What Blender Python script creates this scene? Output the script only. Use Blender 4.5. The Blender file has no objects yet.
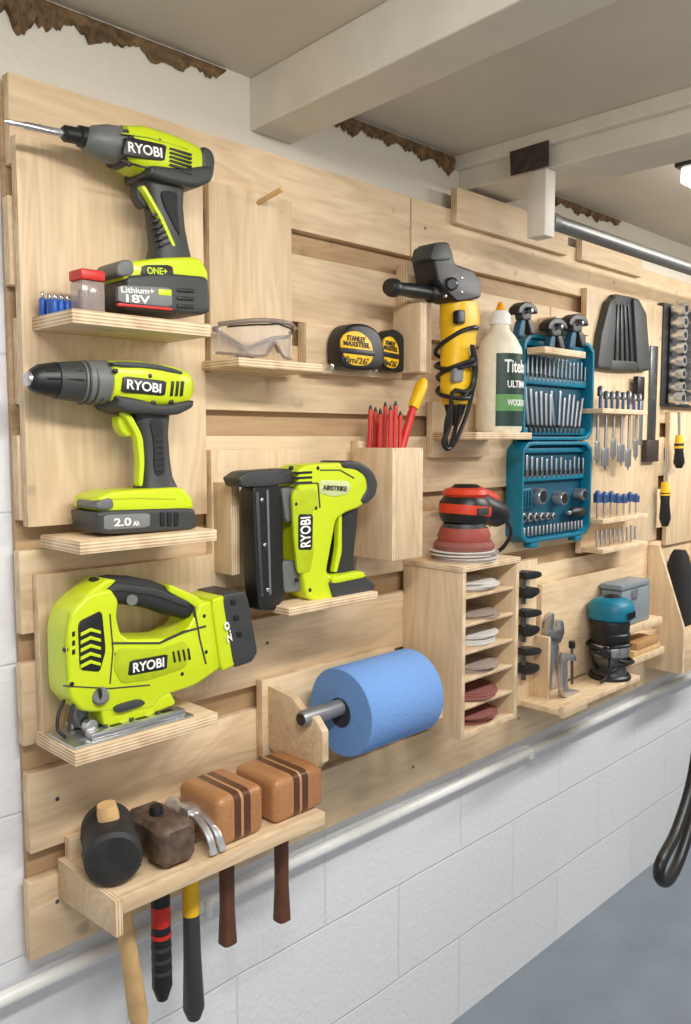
import bpy,bmesh,math,random
from math import sin,cos,pi,radians,atan2,copysign,sqrt,exp
from mathutils import Vector,Matrix
random.seed(4)
S=bpy.context.scene
D=1.1;H=1.32;F=840.0;PT=radians(5);c7=sqrt(.5)
# ---------- measuring helper: photo measurement -> point on a plane parallel to the wall (distance d from wall)
def ray(u,v):
    a=(u-345.5)/F;b=(512-v)/F
    fw=cos(PT)+b*sin(PT)
    return Vector((c7*(fw+a),c7*(fw-a),-sin(PT)+b*cos(PT)))
CAM=Vector((0,-D,H))
def P(u,v,d=0.0):
    r=ray(u,v);return CAM+r*((D-d)/r.y)
def PX(u,v,x):
    r=ray(u,v);return CAM+r*(x/r.x)
def PZ(u,v,z):
    r=ray(u,v);return CAM+r*((z-H)/r.z)
# ---------- materials
def lin(c):
    c=c/255.0
    return c/12.92 if c<=.04045 else ((c+.055)/1.055)**2.4
def col(rgb): return (lin(rgb[0]),lin(rgb[1]),lin(rgb[2]),1)
MC={}
def mat(name,rgb,rough=.5,metal=0,var=.08,bump=0,scale=60,trans=0,alpha=1,coat=0,emit=0):
    if name in MC:return MC[name]
    m=bpy.data.materials.new(name);m.use_nodes=True;nt=m.node_tree;b=nt.nodes['Principled BSDF']
    tc=nt.nodes.new('ShaderNodeTexCoord');no=nt.nodes.new('ShaderNodeTexNoise');no.inputs['Scale'].default_value=scale;no.inputs['Detail'].default_value=4
    nt.links.new(tc.outputs['Object'],no.inputs['Vector'])
    cr=nt.nodes.new('ShaderNodeValToRGB');c=col(rgb)
    cr.color_ramp.elements[0].position=.3;cr.color_ramp.elements[1].position=.7
    cr.color_ramp.elements[0].color=tuple(x*(1-var) for x in c[:3])+(1,)
    cr.color_ramp.elements[1].color=tuple(min(1,x*(1+var)) for x in c[:3])+(1,)
    nt.links.new(no.outputs['Fac'],cr.inputs['Fac']);nt.links.new(cr.outputs['Color'],b.inputs['Base Color'])
    b.inputs['Roughness'].default_value=rough;b.inputs['Metallic'].default_value=metal
    b.inputs['Transmission Weight'].default_value=trans;b.inputs['Alpha'].default_value=alpha
    b.inputs['Coat Weight'].default_value=coat
    if emit:
        b.inputs['Emission Color'].default_value=c;b.inputs['Emission Strength'].default_value=emit
    if bump:
        bp=nt.nodes.new('ShaderNodeBump');bp.inputs['Strength'].default_value=bump;bp.inputs['Distance'].default_value=.002
        nt.links.new(no.outputs['Fac'],bp.inputs['Height']);nt.links.new(bp.outputs['Normal'],b.inputs['Normal'])
    MC[name]=m;return m
def ply(axis='x',lo=(198,168,130),hi=(235,210,174)):
    name='plywood_face_'+axis+str(lo[0])
    if name in MC:return MC[name]
    m=bpy.data.materials.new(name);m.use_nodes=True;nt=m.node_tree;L=nt.links;b=nt.nodes['Principled BSDF']
    tc=nt.nodes.new('ShaderNodeTexCoord');oi=nt.nodes.new('ShaderNodeObjectInfo')
    vm=nt.nodes.new('ShaderNodeVectorMath');vm.operation='ADD'
    ml=nt.nodes.new('ShaderNodeMath');ml.operation='MULTIPLY';ml.inputs[1].default_value=37.0
    L.new(oi.outputs['Random'],ml.inputs[0]);L.new(tc.outputs['Object'],vm.inputs[0]);L.new(ml.outputs[0],vm.inputs[1])
    mp=nt.nodes.new('ShaderNodeMapping');L.new(vm.outputs[0],mp.inputs[0])
    sc={'x':(1.8,8,8),'z':(8,8,1.8)}[axis];mp.inputs['Scale'].default_value=sc
    n1=nt.nodes.new('ShaderNodeTexNoise');n1.inputs['Scale'].default_value=1.1;n1.inputs['Detail'].default_value=2;n1.inputs['Distortion'].default_value=.7
    L.new(mp.outputs[0],n1.inputs['Vector'])
    m2=nt.nodes.new('ShaderNodeMath');m2.operation='MULTIPLY';m2.inputs[1].default_value=60
    m3=nt.nodes.new('ShaderNodeMath');m3.operation='SINE'
    L.new(n1.outputs['Fac'],m2.inputs[0]);L.new(m2.outputs[0],m3.inputs[0])
    mp2=nt.nodes.new('ShaderNodeMapping');L.new(vm.outputs[0],mp2.inputs[0]);mp2.inputs['Scale'].default_value={'x':(5,70,70),'z':(70,70,5)}[axis]
    n2=nt.nodes.new('ShaderNodeTexNoise');n2.inputs['Scale'].default_value=2;n2.inputs['Detail'].default_value=5
    L.new(mp2.outputs[0],n2.inputs['Vector'])
    a=nt.nodes.new('ShaderNodeMath');a.operation='MULTIPLY_ADD';a.inputs[1].default_value=.06;L.new(m3.outputs[0],a.inputs[0])
    hlf=nt.nodes.new('ShaderNodeMath');hlf.operation='MULTIPLY_ADD';hlf.inputs[1].default_value=.5;hlf.inputs[2].default_value=.26;L.new(n2.outputs['Fac'],hlf.inputs[0]);L.new(hlf.outputs[0],a.inputs[2])
    a2=nt.nodes.new('ShaderNodeMath');a2.operation='MULTIPLY_ADD';a2.inputs[1].default_value=.6;L.new(n1.outputs['Fac'],a2.inputs[0]);L.new(a.outputs[0],a2.inputs[2])
    cr=nt.nodes.new('ShaderNodeValToRGB');cr.color_ramp.elements[0].position=.5;cr.color_ramp.elements[1].position=1.0
    cr.color_ramp.elements[0].color=col(lo);cr.color_ramp.elements[1].color=col(hi)
    L.new(a2.outputs[0],cr.inputs['Fac'])
    n3=nt.nodes.new('ShaderNodeTexNoise');n3.inputs['Scale'].default_value=22;n3.inputs['Detail'].default_value=1;L.new(vm.outputs[0],n3.inputs['Vector'])
    kr=nt.nodes.new('ShaderNodeMapRange');kr.inputs[1].default_value=.72;kr.inputs[2].default_value=.80;kr.inputs[3].default_value=1;kr.inputs[4].default_value=.7;L.new(n3.outputs['Fac'],kr.inputs[0])
    tr=nt.nodes.new('ShaderNodeMapRange');tr.inputs[3].default_value=.90;tr.inputs[4].default_value=1.05;L.new(oi.outputs['Random'],tr.inputs[0])
    mm=nt.nodes.new('ShaderNodeMath');mm.operation='MULTIPLY';L.new(tr.outputs[0],mm.inputs[0]);L.new(kr.outputs[0],mm.inputs[1])
    mx=nt.nodes.new('ShaderNodeVectorMath');mx.operation='SCALE';L.new(cr.outputs['Color'],mx.inputs[0]);L.new(mm.outputs[0],mx.inputs['Scale'])
    L.new(mx.outputs[0],b.inputs['Base Color']);b.inputs['Roughness'].default_value=.55
    MC[name]=m;return m
def plyedge(ax):
    name='plywood_edge_'+'xyz'[ax]
    if name in MC:return MC[name]
    m=bpy.data.materials.new(name);m.use_nodes=True;nt=m.node_tree;L=nt.links;b=nt.nodes['Principled BSDF']
    tc=nt.nodes.new('ShaderNodeTexCoord');sp=nt.nodes.new('ShaderNodeSeparateXYZ');L.new(tc.outputs['Object'],sp.inputs[0])
    a=nt.nodes.new('ShaderNodeMath');a.operation='MULTIPLY';a.inputs[1].default_value=2*pi/.0042;L.new(sp.outputs[ax],a.inputs[0])
    s=nt.nodes.new('ShaderNodeMath');s.operation='SINE';L.new(a.outputs[0],s.inputs[0])
    n=nt.nodes.new('ShaderNodeTexNoise');n.inputs['Scale'].default_value=25;L.new(tc.outputs['Object'],n.inputs['Vector'])
    q=nt.nodes.new('ShaderNodeMath');q.operation='MULTIPLY_ADD';q.inputs[1].default_value=.25;L.new(s.outputs[0],q.inputs[0]);L.new(n.outputs['Fac'],q.inputs[2])
    cr=nt.nodes.new('ShaderNodeValToRGB');cr.color_ramp.elements[0].position=.1;cr.color_ramp.elements[1].position=.75
    cr.color_ramp.elements[0].color=col((174,138,98));cr.color_ramp.elements[1].color=col((240,218,184))
    L.new(q.outputs[0],cr.inputs['Fac']);L.new(cr.outputs['Color'],b.inputs['Base Color']);b.inputs['Roughness'].default_value=.65
    MC[name]=m;return m
def stripes():
    name='laminated_hardwood'
    if name in MC:return MC[name]
    m=bpy.data.materials.new(name);m.use_nodes=True;nt=m.node_tree;L=nt.links;b=nt.nodes['Principled BSDF']
    tc=nt.nodes.new('ShaderNodeTexCoord');sp=nt.nodes.new('ShaderNodeSeparateXYZ');L.new(tc.outputs['Object'],sp.inputs[0])
    a=nt.nodes.new('ShaderNodeMath');a.operation='MULTIPLY_ADD';a.inputs[1].default_value=11;a.inputs[2].default_value=.5;L.new(sp.outputs[0],a.inputs[0])
    cr=nt.nodes.new('ShaderNodeValToRGB');cr.color_ramp.interpolation='CONSTANT'
    o=col((192,138,92));w=col((96,62,44));cr.color_ramp.elements[0].color=o;cr.color_ramp.elements[1].position=.34;cr.color_ramp.elements[1].color=w
    for p,cc in((.48,col((206,156,110))),(.53,w),(.67,col((186,130,86)))):
        e=cr.color_ramp.elements.new(p);e.color=cc
    L.new(a.outputs[0],cr.inputs['Fac'])
    mp=nt.nodes.new('ShaderNodeMapping');mp.inputs['Scale'].default_value=(120,8,120);L.new(tc.outputs['Object'],mp.inputs[0])
    n=nt.nodes.new('ShaderNodeTexNoise');n.inputs['Scale'].default_value=1.5;L.new(mp.outputs[0],n.inputs['Vector'])
    mx=nt.nodes.new('ShaderNodeMix');mx.data_type='RGBA';mx.blend_type='MULTIPLY';mx.inputs[0].default_value=.35
    L.new(cr.outputs['Color'],mx.inputs[6]);L.new(n.outputs['Fac'],mx.inputs[7]);L.new(mx.outputs[2],b.inputs['Base Color']);b.inputs['Roughness'].default_value=.32
    MC[name]=m;return m
LIME=mat('lime_plastic',(202,220,28),.34,var=.05,coat=.25,bump=.06,scale=700)
DLIME=mat('deep_lime_plastic',(176,194,20),.45)
DARK=mat('dark_grey_plastic',(58,60,60),.45,var=.1,bump=.1,scale=800)
GRIP=mat('black_grip_rubber',(38,39,40),.7,var=.25,bump=.6,scale=900)
GREY=mat('mid_grey_plastic',(108,110,108),.45)
BLK=mat('black_rubber',(28,28,29),.4,var=.15)
STEEL=mat('brushed_steel',(192,193,195),.26,.85)
DSTEEL=mat('dark_steel',(104,106,109),.32,.8)
PIPE=mat('galvanised_pipe',(150,152,156),.4,.6)
WHT=mat('white_print',(240,240,236),.5,var=.02)
RED=mat('red_plastic',(204,44,38),.4)
BLUE=mat('blue_plastic',(44,92,180),.4)
YEL=mat('yellow_plastic',(244,194,30),.4)
ORG=mat('amber_plastic',(240,166,24),.4)
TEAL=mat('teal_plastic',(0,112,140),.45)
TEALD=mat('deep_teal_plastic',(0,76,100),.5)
WOOD=mat('pale_wood',(214,176,122),.55,var=.15,scale=30)
WALN=mat('walnut_wood',(98,60,42),.5,var=.2,scale=40)
CREAM=mat('cream_plastic',(234,228,208),.4)
# ---------- mesh builders (world coordinates)
def bm2me(bm):
    bmesh.ops.recalc_face_normals(bm,faces=bm.faces[:])
    me=bpy.data.meshes.new('m');bm.to_mesh(me);bm.free();return me
def m_box(x0,x1,d0,d1,z0,z1,bev=.0012,seg=2):
    bm=bmesh.new();bmesh.ops.create_cube(bm,size=1)
    for v in bm.verts:
        v.co=Vector(((x0+x1)/2+v.co.x*(x1-x0),-(d0+d1)/2+v.co.y*(d1-d0),(z0+z1)/2+v.co.z*(z1-z0)))
    if bev:bmesh.ops.bevel(bm,geom=bm.edges[:],offset=bev,segments=seg,profile=.5,affect='EDGES')
    return bm2me(bm)
def B(uL,uR,vT,vB,d0,d1,bev=.0012):
    vm=(vT+vB)/2
    return m_box(P(uL,vm,d1).x,P(uR,vm,d1).x,d0,d1,P(uL,vB,d1).z,P(uL,vT,d1).z,bev)
def rings_mesh(R,cap=True):
    bm=bmesh.new();V=[[bm.verts.new(p) for p in r] for r in R];k=len(R[0])
    for a,b in zip(V[:-1],V[1:]):
        for i in range(k):bm.faces.new((a[i],a[(i+1)%k],b[(i+1)%k],b[i]))
    if cap:bm.faces.new(V[0]);bm.faces.new(V[-1])
    return bm2me(bm)
def ring(c,a,b,n=2.0,k=24):
    o=[]
    for i in range(k):
        t=2*pi*(i+.5)/k;ct=cos(t);st=sin(t)
        o.append(c+a*copysign(abs(ct)**(2/n),ct)+b*copysign(abs(st)**(2/n),st))
    return o
def m_loft(secs,d,n=2.8,k=28,er=.003):
    C=[]
    for s in secs:
        dd=d+(s[5] if len(s)>5 else 0)
        A=P(s[0],s[1],dd);Bp=P(s[2],s[3],dd);C.append(((A+Bp)/2,(Bp-A)/2,Vector((0,s[4],0))))
    R=[]
    dr=(C[0][0]-C[1][0]).normalized()
    if er:R.append(ring(C[0][0]+dr*er,C[0][1]*.75,C[0][2]*.75,n,k))
    for c,a,b in C:R.append(ring(c,a,b,n,k))
    dr=(C[-1][0]-C[-2][0]).normalized()
    if er:R.append(ring(C[-1][0]+dr*er,C[-1][1]*.75,C[-1][2]*.75,n,k))
    return rings_mesh(R)
def m_lathe(p0,p1,prof,k=24,n=2.0):
    p0=Vector(p0);p1=Vector(p1);ax=(p1-p0);L=ax.normalized()
    a=L.cross(Vector((0,1,0)))
    if a.length<.1:a=L.cross(Vector((1,0,0)))
    a.normalize();b=L.cross(a).normalized()
    return rings_mesh([ring(p0+ax*t,a*max(r,1e-4),b*max(r,1e-4),n,k) for t,r in prof])
def m_cyl(p0,p1,r,k=24,e=.06):
    return m_lathe(p0,p1,[(0,r*.85),(e,r),(1-e,r),(1,r*.85)],k)
def cr(pts,sub=6):
    pts=[Vector(p) for p in pts];q=[pts[0]*2-pts[1]]+pts+[pts[-1]*2-pts[-2]];o=[]
    for i in range(1,len(q)-2):
        for j in range(sub):
            t=j/sub;a,b,c,d=q[i-1],q[i],q[i+1],q[i+2]
            o.append(.5*((2*b)+(c-a)*t+(2*a-5*b+4*c-d)*t*t+(3*b-a-3*c+d)*t**3))
    o.append(pts[-1]);return o
def m_tube(pts,r,k=10,sub=6,smooth=True,flat=None):
    p=cr(pts,sub) if smooth else [Vector(x) for x in pts]
    R=[];N=None
    for i,x in enumerate(p):
        t=(p[min(i+1,len(p)-1)]-p[max(i-1,0)]).normalized()
        if flat:
            N=Vector((1,0,0));b=t.cross(N).normalized();R.append(ring(x,N*r,b*flat,4,k));continue
        if N is None:
            N=t.cross(Vector((.3,.9,.2))).normalized()
        N=(N-t*N.dot(t)).normalized();b=t.cross(N)
        R.append(ring(x,N*r,b*r,2,k))
    return rings_mesh(R)
def chaikin(pts,q=.25,it=2):
    for _ in range(it):
        o=[]
        for i in range(len(pts)):
            a=Vector(pts[i]);b=Vector(pts[(i+1)%len(pts)])
            o.append(a*(1-q)+b*q);o.append(a*q+b*(1-q))
        pts=o
    return pts
def m_poly(loops,dm,ht,bev):
    cu=bpy.data.curves.new('c','CURVE');cu.dimensions='2D';cu.fill_mode='BOTH'
    for L in loops:
        s=cu.splines.new('POLY');s.points.add(len(L)-1)
        for i,p in enumerate(L):s.points[i].co=(p[0],p[1],0,1)
        s.use_cyclic_u=True
    cu.extrude=max(ht-bev,0);cu.bevel_depth=bev;cu.bevel_resolution=3 if bev>.002 else 1;cu.offset=-bev
    ob=bpy.data.objects.new('t',cu);S.collection.objects.link(ob)
    dg=bpy.context.evaluated_depsgraph_get();me=bpy.data.meshes.new_from_object(ob.evaluated_get(dg))
    bpy.data.objects.remove(ob)
    for v in me.vertices:v.co=Vector((v.co.x,-dm-v.co.z,v.co.y))
    me.materials.clear()
    bm=bmesh.new();bm.from_mesh(me);bmesh.ops.remove_doubles(bm,verts=bm.verts[:],dist=1e-5);bpy.data.meshes.remove(me)
    return bm2me(bm)
def m_prof(pts,d0,d1,bev=.004,q=.22,it=2,holes=(),ref=None):
    if ref is None:ref=(d0+d1)/2
    def cv(l):
        w=[P(u,v,ref) for u,v in l];w=[(p.x,p.z) for p in w]
        return chaikin(w,q,it) if it else w
    return m_poly([cv(pts)]+[cv(h) for h in holes],(d0+d1)/2,(d1-d0)/2,bev)
def m_plate(pts,x0,x1,bev=.001,q=0,it=0):
    w=chaikin(pts,q,it) if it else pts
    me=m_poly([w],0,(x1-x0)/2,bev)
    for v in me.vertices:
        v.co=Vector(((x0+x1)/2+v.co.y,-v.co.x,v.co.z))
    return me
def m_text(s,cen,w,h=None,rot=0,ext=.0006,bold=.02):
    cu=bpy.data.curves.new('t','FONT');cu.body=s;cu.size=1;cu.offset=bold;cu.extrude=.01
    ob=bpy.data.objects.new('t',cu);S.collection.objects.link(ob)
    dg=bpy.context.evaluated_depsgraph_get();me=bpy.data.meshes.new_from_object(ob.evaluated_get(dg))
    bpy.data.objects.remove(ob);me.materials.clear()
    xs=[v.co.x for v in me.vertices];ys=[v.co.y for v in me.vertices]
    cx=(min(xs)+max(xs))/2;cy=(min(ys)+max(ys))/2;sx=w/(max(xs)-min(xs));sy=(h/(max(ys)-min(ys))) if h else sx
    for v in me.vertices:
        x=(v.co.x-cx)*sx;y=(v.co.y-cy)*sy;z=copysign(ext,v.co.z)
        v.co=Vector((cen.x+x*cos(rot)-y*sin(rot),cen.y-z,cen.z+x*sin(rot)+y*cos(rot)))
    return me
def TX(s,u0,v0,u1,v1,d,hp,bold=.02):
    a=P(u0,v0,d);b=P(u1,v1,d);c=(a+b)/2;h=(P((u0+u1)/2,(v0+v1)/2,d)-P((u0+u1)/2,(v0+v1)/2+hp,d)).length
    if abs(u1-u0)<abs(v1-v0):
        h=abs(P(u0+hp,v0,d).x-P(u0,v0,d).x)
    return m_text(s,c,(b-a).length,h,atan2(b.z-a.z,b.x-a.x),.0006,bold)
def J(*ms):
    bm=bmesh.new()
    for m in ms:
        bm.from_mesh(m);bpy.data.meshes.remove(m)
    me=bpy.data.meshes.new('m');bm.to_mesh(me);bm.free();return me
# ---------- things
cur=None
class Th:pass
def thing(name,label,cat,group=None):
    global cur
    cur=Th();cur.n=name;cur.l=label;cur.c=cat;cur.g=group;cur.p=[]
def part(name,me,m,under=None,label=None,edge=None,smooth=True):
    xs=[v.co for v in me.vertices]
    lo=Vector([min(v[i] for v in xs) for i in range(3)]);hi=Vector([max(v[i] for v in xs) for i in range(3)])
    c=(lo+hi)/2;me.transform(Matrix.Translation(-c));me.name=name
    me.materials.clear();me.materials.append(m)
    if edge:
        me.materials.append(edge[0])
        for f in me.polygons:
            if abs(f.normal[edge[1]])<.7:f.material_index=1
    if smooth:
        for f in me.polygons:f.use_smooth=True
        me.set_sharp_from_angle(angle=.7)
    ob=bpy.data.objects.new(name,me);S.collection.objects.link(ob)
    if label:ob['label']=label
    cur.p.append((ob,c,lo,hi,under));return ob
def pl(name,me,thin,grain='x',**k):
    return part(name,me,ply(grain),edge=(plyedge(thin),thin),**k)
def screws(pts,d,under,r=.0032,m=None):
    for u,v in pts:
        q=P(u,v,d);part('screw',m_lathe(q+Vector((0,.004,0)),q+Vector((0,-.0008,0)),[(0,r),(.9,r),(1,r*.8)],12),m or BLK,under=under)
def wscrew(x,z,d):
    part('screw',m_lathe((x,-d+.003,z),(x,-d-.0005,z),[(0,.0032),(.9,.0032),(1,.0028)],10),DSTEEL)
def seam(pts,d,under,w=1.4,m=None):
    for (a,b),(c,e) in zip(pts[:-1],pts[1:]):
        dx,dy=c-a,e-b;L=sqrt(dx*dx+dy*dy);nx,ny=-dy/L*w/2,dx/L*w/2
        part('seam',m_prof([(a+nx,b+ny),(c+nx,e+ny),(c-nx,e-ny),(a-nx,b-ny)],d-.003,d+.0004,.0001,it=0,ref=d),m or BLK,under=under)
def done():
    t=cur
    if len(t.p)==1:
        ob,c,_,_,_=t.p[0];ob.location=c;root=ob;ob.name=t.n
    else:
        lo=Vector([min(p[2][i] for p in t.p) for i in range(3)]);hi=Vector([max(p[3][i] for p in t.p) for i in range(3)])
        base=Vector(((lo.x+hi.x)/2,(lo.y+hi.y)/2,lo.z))
        root=bpy.data.objects.new(t.n,None);root.empty_display_size=.02;S.collection.objects.link(root);root.location=base
        C={p[0]:p[1] for p in t.p}
        for ob,c,_,_,un in t.p:
            if un is not None and un in C:ob.parent=un;ob.location=c-C[un]
            else:ob.parent=root;ob.location=c-base
    root['label']=t.l;root['category']=t.c
    if t.g:root['group']=t.g
    return root
def dup(ob,off=(0,0,0),sc=None,parent=None,roty=0):
    n=ob.copy();S.collection.objects.link(n)
    if parent is None:
        n.location=ob.location+Vector(off)
        if sc:n.scale=sc
        if roty:n.rotation_euler.y=roty
    else:n.parent=parent
    for ch in ob.children:dup(ch,parent=n)
    return n
def struct(name,me,m):
    me.name=name;me.materials.clear();me.materials.append(m)
    ob=bpy.data.objects.new(name,me);S.collection.objects.link(ob);ob['kind']='structure';return ob
# ================= ROOM
ZC=P(0,-18,0).z
zt=P(0,68,.03).z;zb=P(38,960,.03).z;XL=.468
def blockwall():
    m=bpy.data.materials.new('painted_blockwork');m.use_nodes=True;nt=m.node_tree;L=nt.links;b=nt.nodes['Principled BSDF']
    tc=nt.nodes.new('ShaderNodeTexCoord');sp=nt.nodes.new('ShaderNodeSeparateXYZ');cb=nt.nodes.new('ShaderNodeCombineXYZ')
    nz=nt.nodes.new('ShaderNodeTexNoise');nz.inputs['Scale'].default_value=6;L.new(tc.outputs['Object'],nz.inputs['Vector'])
    vs=nt.nodes.new('ShaderNodeVectorMath');vs.operation='SCALE';vs.inputs['Scale'].default_value=.008;L.new(nz.outputs['Color'],vs.inputs[0])
    va=nt.nodes.new('ShaderNodeVectorMath');va.operation='ADD';L.new(tc.outputs['Object'],va.inputs[0]);L.new(vs.outputs[0],va.inputs[1])
    L.new(va.outputs[0],sp.inputs[0]);L.new(sp.outputs[0],cb.inputs[0])
    a=nt.nodes.new('ShaderNodeMath');a.operation='SUBTRACT';a.inputs[1].default_value=P(0,665,0).z-.206*5;L.new(sp.outputs[2],a.inputs[0]);L.new(a.outputs[0],cb.inputs[1])
    br=nt.nodes.new('ShaderNodeTexBrick');L.new(cb.outputs[0],br.inputs['Vector'])
    br.inputs['Scale'].default_value=1;br.inputs['Brick Width'].default_value=.42;br.inputs['Row Height'].default_value=.206
    br.inputs['Mortar Size'].default_value=.003;br.inputs['Mortar Smooth'].default_value=1
    br.inputs['Color1'].default_value=col((234,235,238));br.inputs['Color2'].default_value=col((231,232,236));br.inputs['Mortar'].default_value=col((223,225,230))
    up=nt.nodes.new('ShaderNodeMath');up.operation='GREATER_THAN';up.inputs[1].default_value=zt-.12;L.new(sp.outputs[2],up.inputs[0])
    mx=nt.nodes.new('ShaderNodeMix');mx.data_type='RGBA';L.new(up.outputs[0],mx.inputs[0]);L.new(br.outputs['Color'],mx.inputs[6]);mx.inputs[7].default_value=col((222,215,201))
    n=nt.nodes.new('ShaderNodeTexNoise');n.inputs['Scale'].default_value=80;n.inputs['Detail'].default_value=5;L.new(tc.outputs['Object'],n.inputs['Vector'])
    iv=nt.nodes.new('ShaderNodeMath');iv.operation='MULTIPLY_ADD';iv.inputs[1].default_value=.9;iv.inputs[2].default_value=-.9;L.new(up.outputs[0],iv.inputs[0])
    q=nt.nodes.new('ShaderNodeMath');q.operation='MULTIPLY_ADD';L.new(br.outputs['Fac'],q.inputs[0]);L.new(iv.outputs[0],q.inputs[1]);L.new(n.outputs['Fac'],q.inputs[2])
    bp=nt.nodes.new('ShaderNodeBump');bp.inputs['Strength'].default_value=.45;bp.inputs['Distance'].default_value=.004;L.new(q.outputs[0],bp.inputs['Height'])
    L.new(bp.outputs['Normal'],b.inputs['Normal']);L.new(mx.outputs[2],b.inputs['Base Color']);b.inputs['Roughness'].default_value=.42
    return m
struct('wall_back',m_box(-1.5,5.2,-.15,0,-.0,ZC,0),blockwall())
struct('wall_right',m_box(5.2,5.35,-.15,3.2,0,ZC,0),mat('painted_plaster',(206,205,200),.8,var=.03,bump=.2,scale=8))
struct('floor',m_box(-1.5,5.2,0,3.2,-.1,0,0),mat('painted_concrete_floor',(124,134,144),.38,var=.07,bump=.15,scale=9))
struct('ceiling',m_box(-1.5,5.2,-.15,3.2,ZC,ZC+.08,0),mat('white_ceiling_board',(214,206,191),.8,var=.05,bump=.2,scale=5))
BEAMW=mat('painted_beam',(226,219,205),.55,var=.05,bump=.3,scale=14)
zb1=P(250,131,0).z
A=PZ(251,131,zb1);A.y=0;E=PZ(520,0,zb1);dr_=(E-A).normalized();far=A+dr_*3.2
bw=.088
bm=bmesh.new();vs=[]
for z in(zb1,ZC):
    for p in((A.x,A.y),(A.x+bw,A.y),(far.x+bw,far.y),(far.x,far.y)):vs.append(bm.verts.new((p[0],p[1],z)))
for f in((0,1,2,3),(4,5,6,7),(0,1,5,4),(1,2,6,5),(2,3,7,6),(3,0,4,7)):bm.faces.new([vs[i] for i in f])
bmesh.ops.bevel(bm,geom=bm.edges[:],offset=.003,segments=2,profile=.5,affect='EDGES')
struct('trim_1',bm2me(bm),BEAMW)
x2=P(459,175,0).x
zb2=P(459,192,0).z
struct('trim_2',m_box(x2,x2+.14,.0,3.2,zb2,ZC,.003),BEAMW)
struct('trim_3',m_box(x2-.018,x2,.0,3.2,P(459,172,0).z,ZC,.002),BEAMW)
FOAM=mat('crumbling_brown_mortar',(112,88,60),.95,var=.5,bump=1,scale=70)
def rough_strip(n,xa,xb,r,prf):
    random.seed(n);R=[];k=int((xb-xa)/.005)
    ph=[random.uniform(0,6) for _ in range(4)]
    for i in range(k+1):
        t=i/k;x=xa+(xb-xa)*t
        j0=min(int(t*(len(prf)-1)),len(prf)-2);f=t*(len(prf)-1)-j0;e=prf[j0]*(1-f)+prf[j0+1]*f
        e*=(.85+.15*sin(x*61+ph[0])+.14*sin(x*127+ph[1]));e*=min(1,i/4+.1,(k-i)/4+.1)
        R.append([Vector((x,-.001-abs(r*.6*cos(2*pi*j/10))*e*random.uniform(.5,1.1)*(j not in(2,3)) ,ZC-.002-r*(1+sin(2*pi*j/10))*e*random.uniform(.7,1.05))) for j in range(10)])
    struct('trim_%d'%n,rings_mesh(R),FOAM)
rough_strip(4,.30,P(226,75,0).x,.032,[.8,1.0,.95,.6,.45,.5,.3])
rough_strip(5,A.x+bw+.003,P(454,160,0).x,.030,[.5,.5,.6,.4,.5,.55,1.0])
rough_strip(6,x2+.17,x2+.7,.02,[.8,.5,.7,.4])
thing('water_pipe','white painted surface pipe clipped along the block wall','pipe')
pz=P(325,851,.022).z
part('pipe',m_cyl((-.9,-.022,pz+.012),(5.19,-.022,pz-.006),.0105,20,.001),mat('white_painted_pipe',(238,238,236),.3,var=.03))
for xx in(.75,1.7,2.9):
    part('clip',m_box(xx,xx+.014,.0,.034,pz-.012,pz+.016,.003),WHT)
done()
# ================= CLEAT WALL
thing('backing_board','large pale plywood backing sheet fixed to the block wall','plywood panel')
part('backing_board',m_box(XL+.004,4.9,.001,.010,zb+.004,zt-.01,.001),ply('x',(170,136,98),(202,170,130)));done()  # same plywood in darker tones; shade behind the rails is put into its colour
n=8;gap=.040;pit=(zt-zb+gap)/n
cuts=[[2.1,3.4],[1.28,2.5,3.6],[1.62,3.0],[1.1,2.25,3.7],[1.9,3.1],[1.45,2.7],[1.75,3.3],[1.25,2.55,3.8]]
for i in range(n):
    z0=zb+i*pit;xs=[XL+random.uniform(-.004,.01)]+cuts[i]+[4.9]
    for a,b in zip(xs[:-1],xs[1:]):
        thing('cleat_rail','pale plywood cleat rail running along the backing board','rail','cleat rails on the wall')
        pl('board',m_box(a,b-.004,.0105,.0285,z0,z0+pit-gap,.0015),1)
        if a<3.2:
            x=a+.04
            while x<b-.02:
                wscrew(x,z0+(pit-gap)*random.uniform(.35,.65),.0285);x+=.38
        done()
thing('batten_board','short plywood board above the top cleat rail','board')
pl('batten_board',m_box(P(455,215,.04).x,P(566,250,.04).x,.0290,.045,zt-.03,zt+.040),1);done()
thing('batten_board','short plywood board above the top cleat rail','board')
pl('batten_board',m_box(P(580,262,.04).x,P(640,280,.04).x,.0290,.045,zt-.03,zt+.035),1);done()
DB=.045;DR=.0290
# ================= holders
DS=.153
thing('tool_holder','tall plywood back board with two shelves for cordless tools','tool holder')
pl('back_panel',B(22,205,135,528,DR,DB),1,'z')
s1x0=P(72,308,DS).x;s1x1=P(211,324,DS).x;Z1=P(72,308,DS).z
pl('shelf',m_box(s1x0,s1x1,DB,DS,Z1-.017,Z1),2)
Z2=P(80,542,DS).z
pl('shelf',m_box(P(80,542,DS).x,P(217,532,DS).x,DB,DS,Z2-.016,Z2),2)
done()
thing('tool_holder','plywood back board with a shelf for a jigsaw','tool holder')
pl('back_panel',B(40,215,575,735,DR,DB),1,'z')
Z3=P(75,753,DS).z
pl('shelf',m_box(P(75,753,DS).x,P(218,712,DS).x,DB,DS,Z3-.018,Z3),2)
done()
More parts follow.
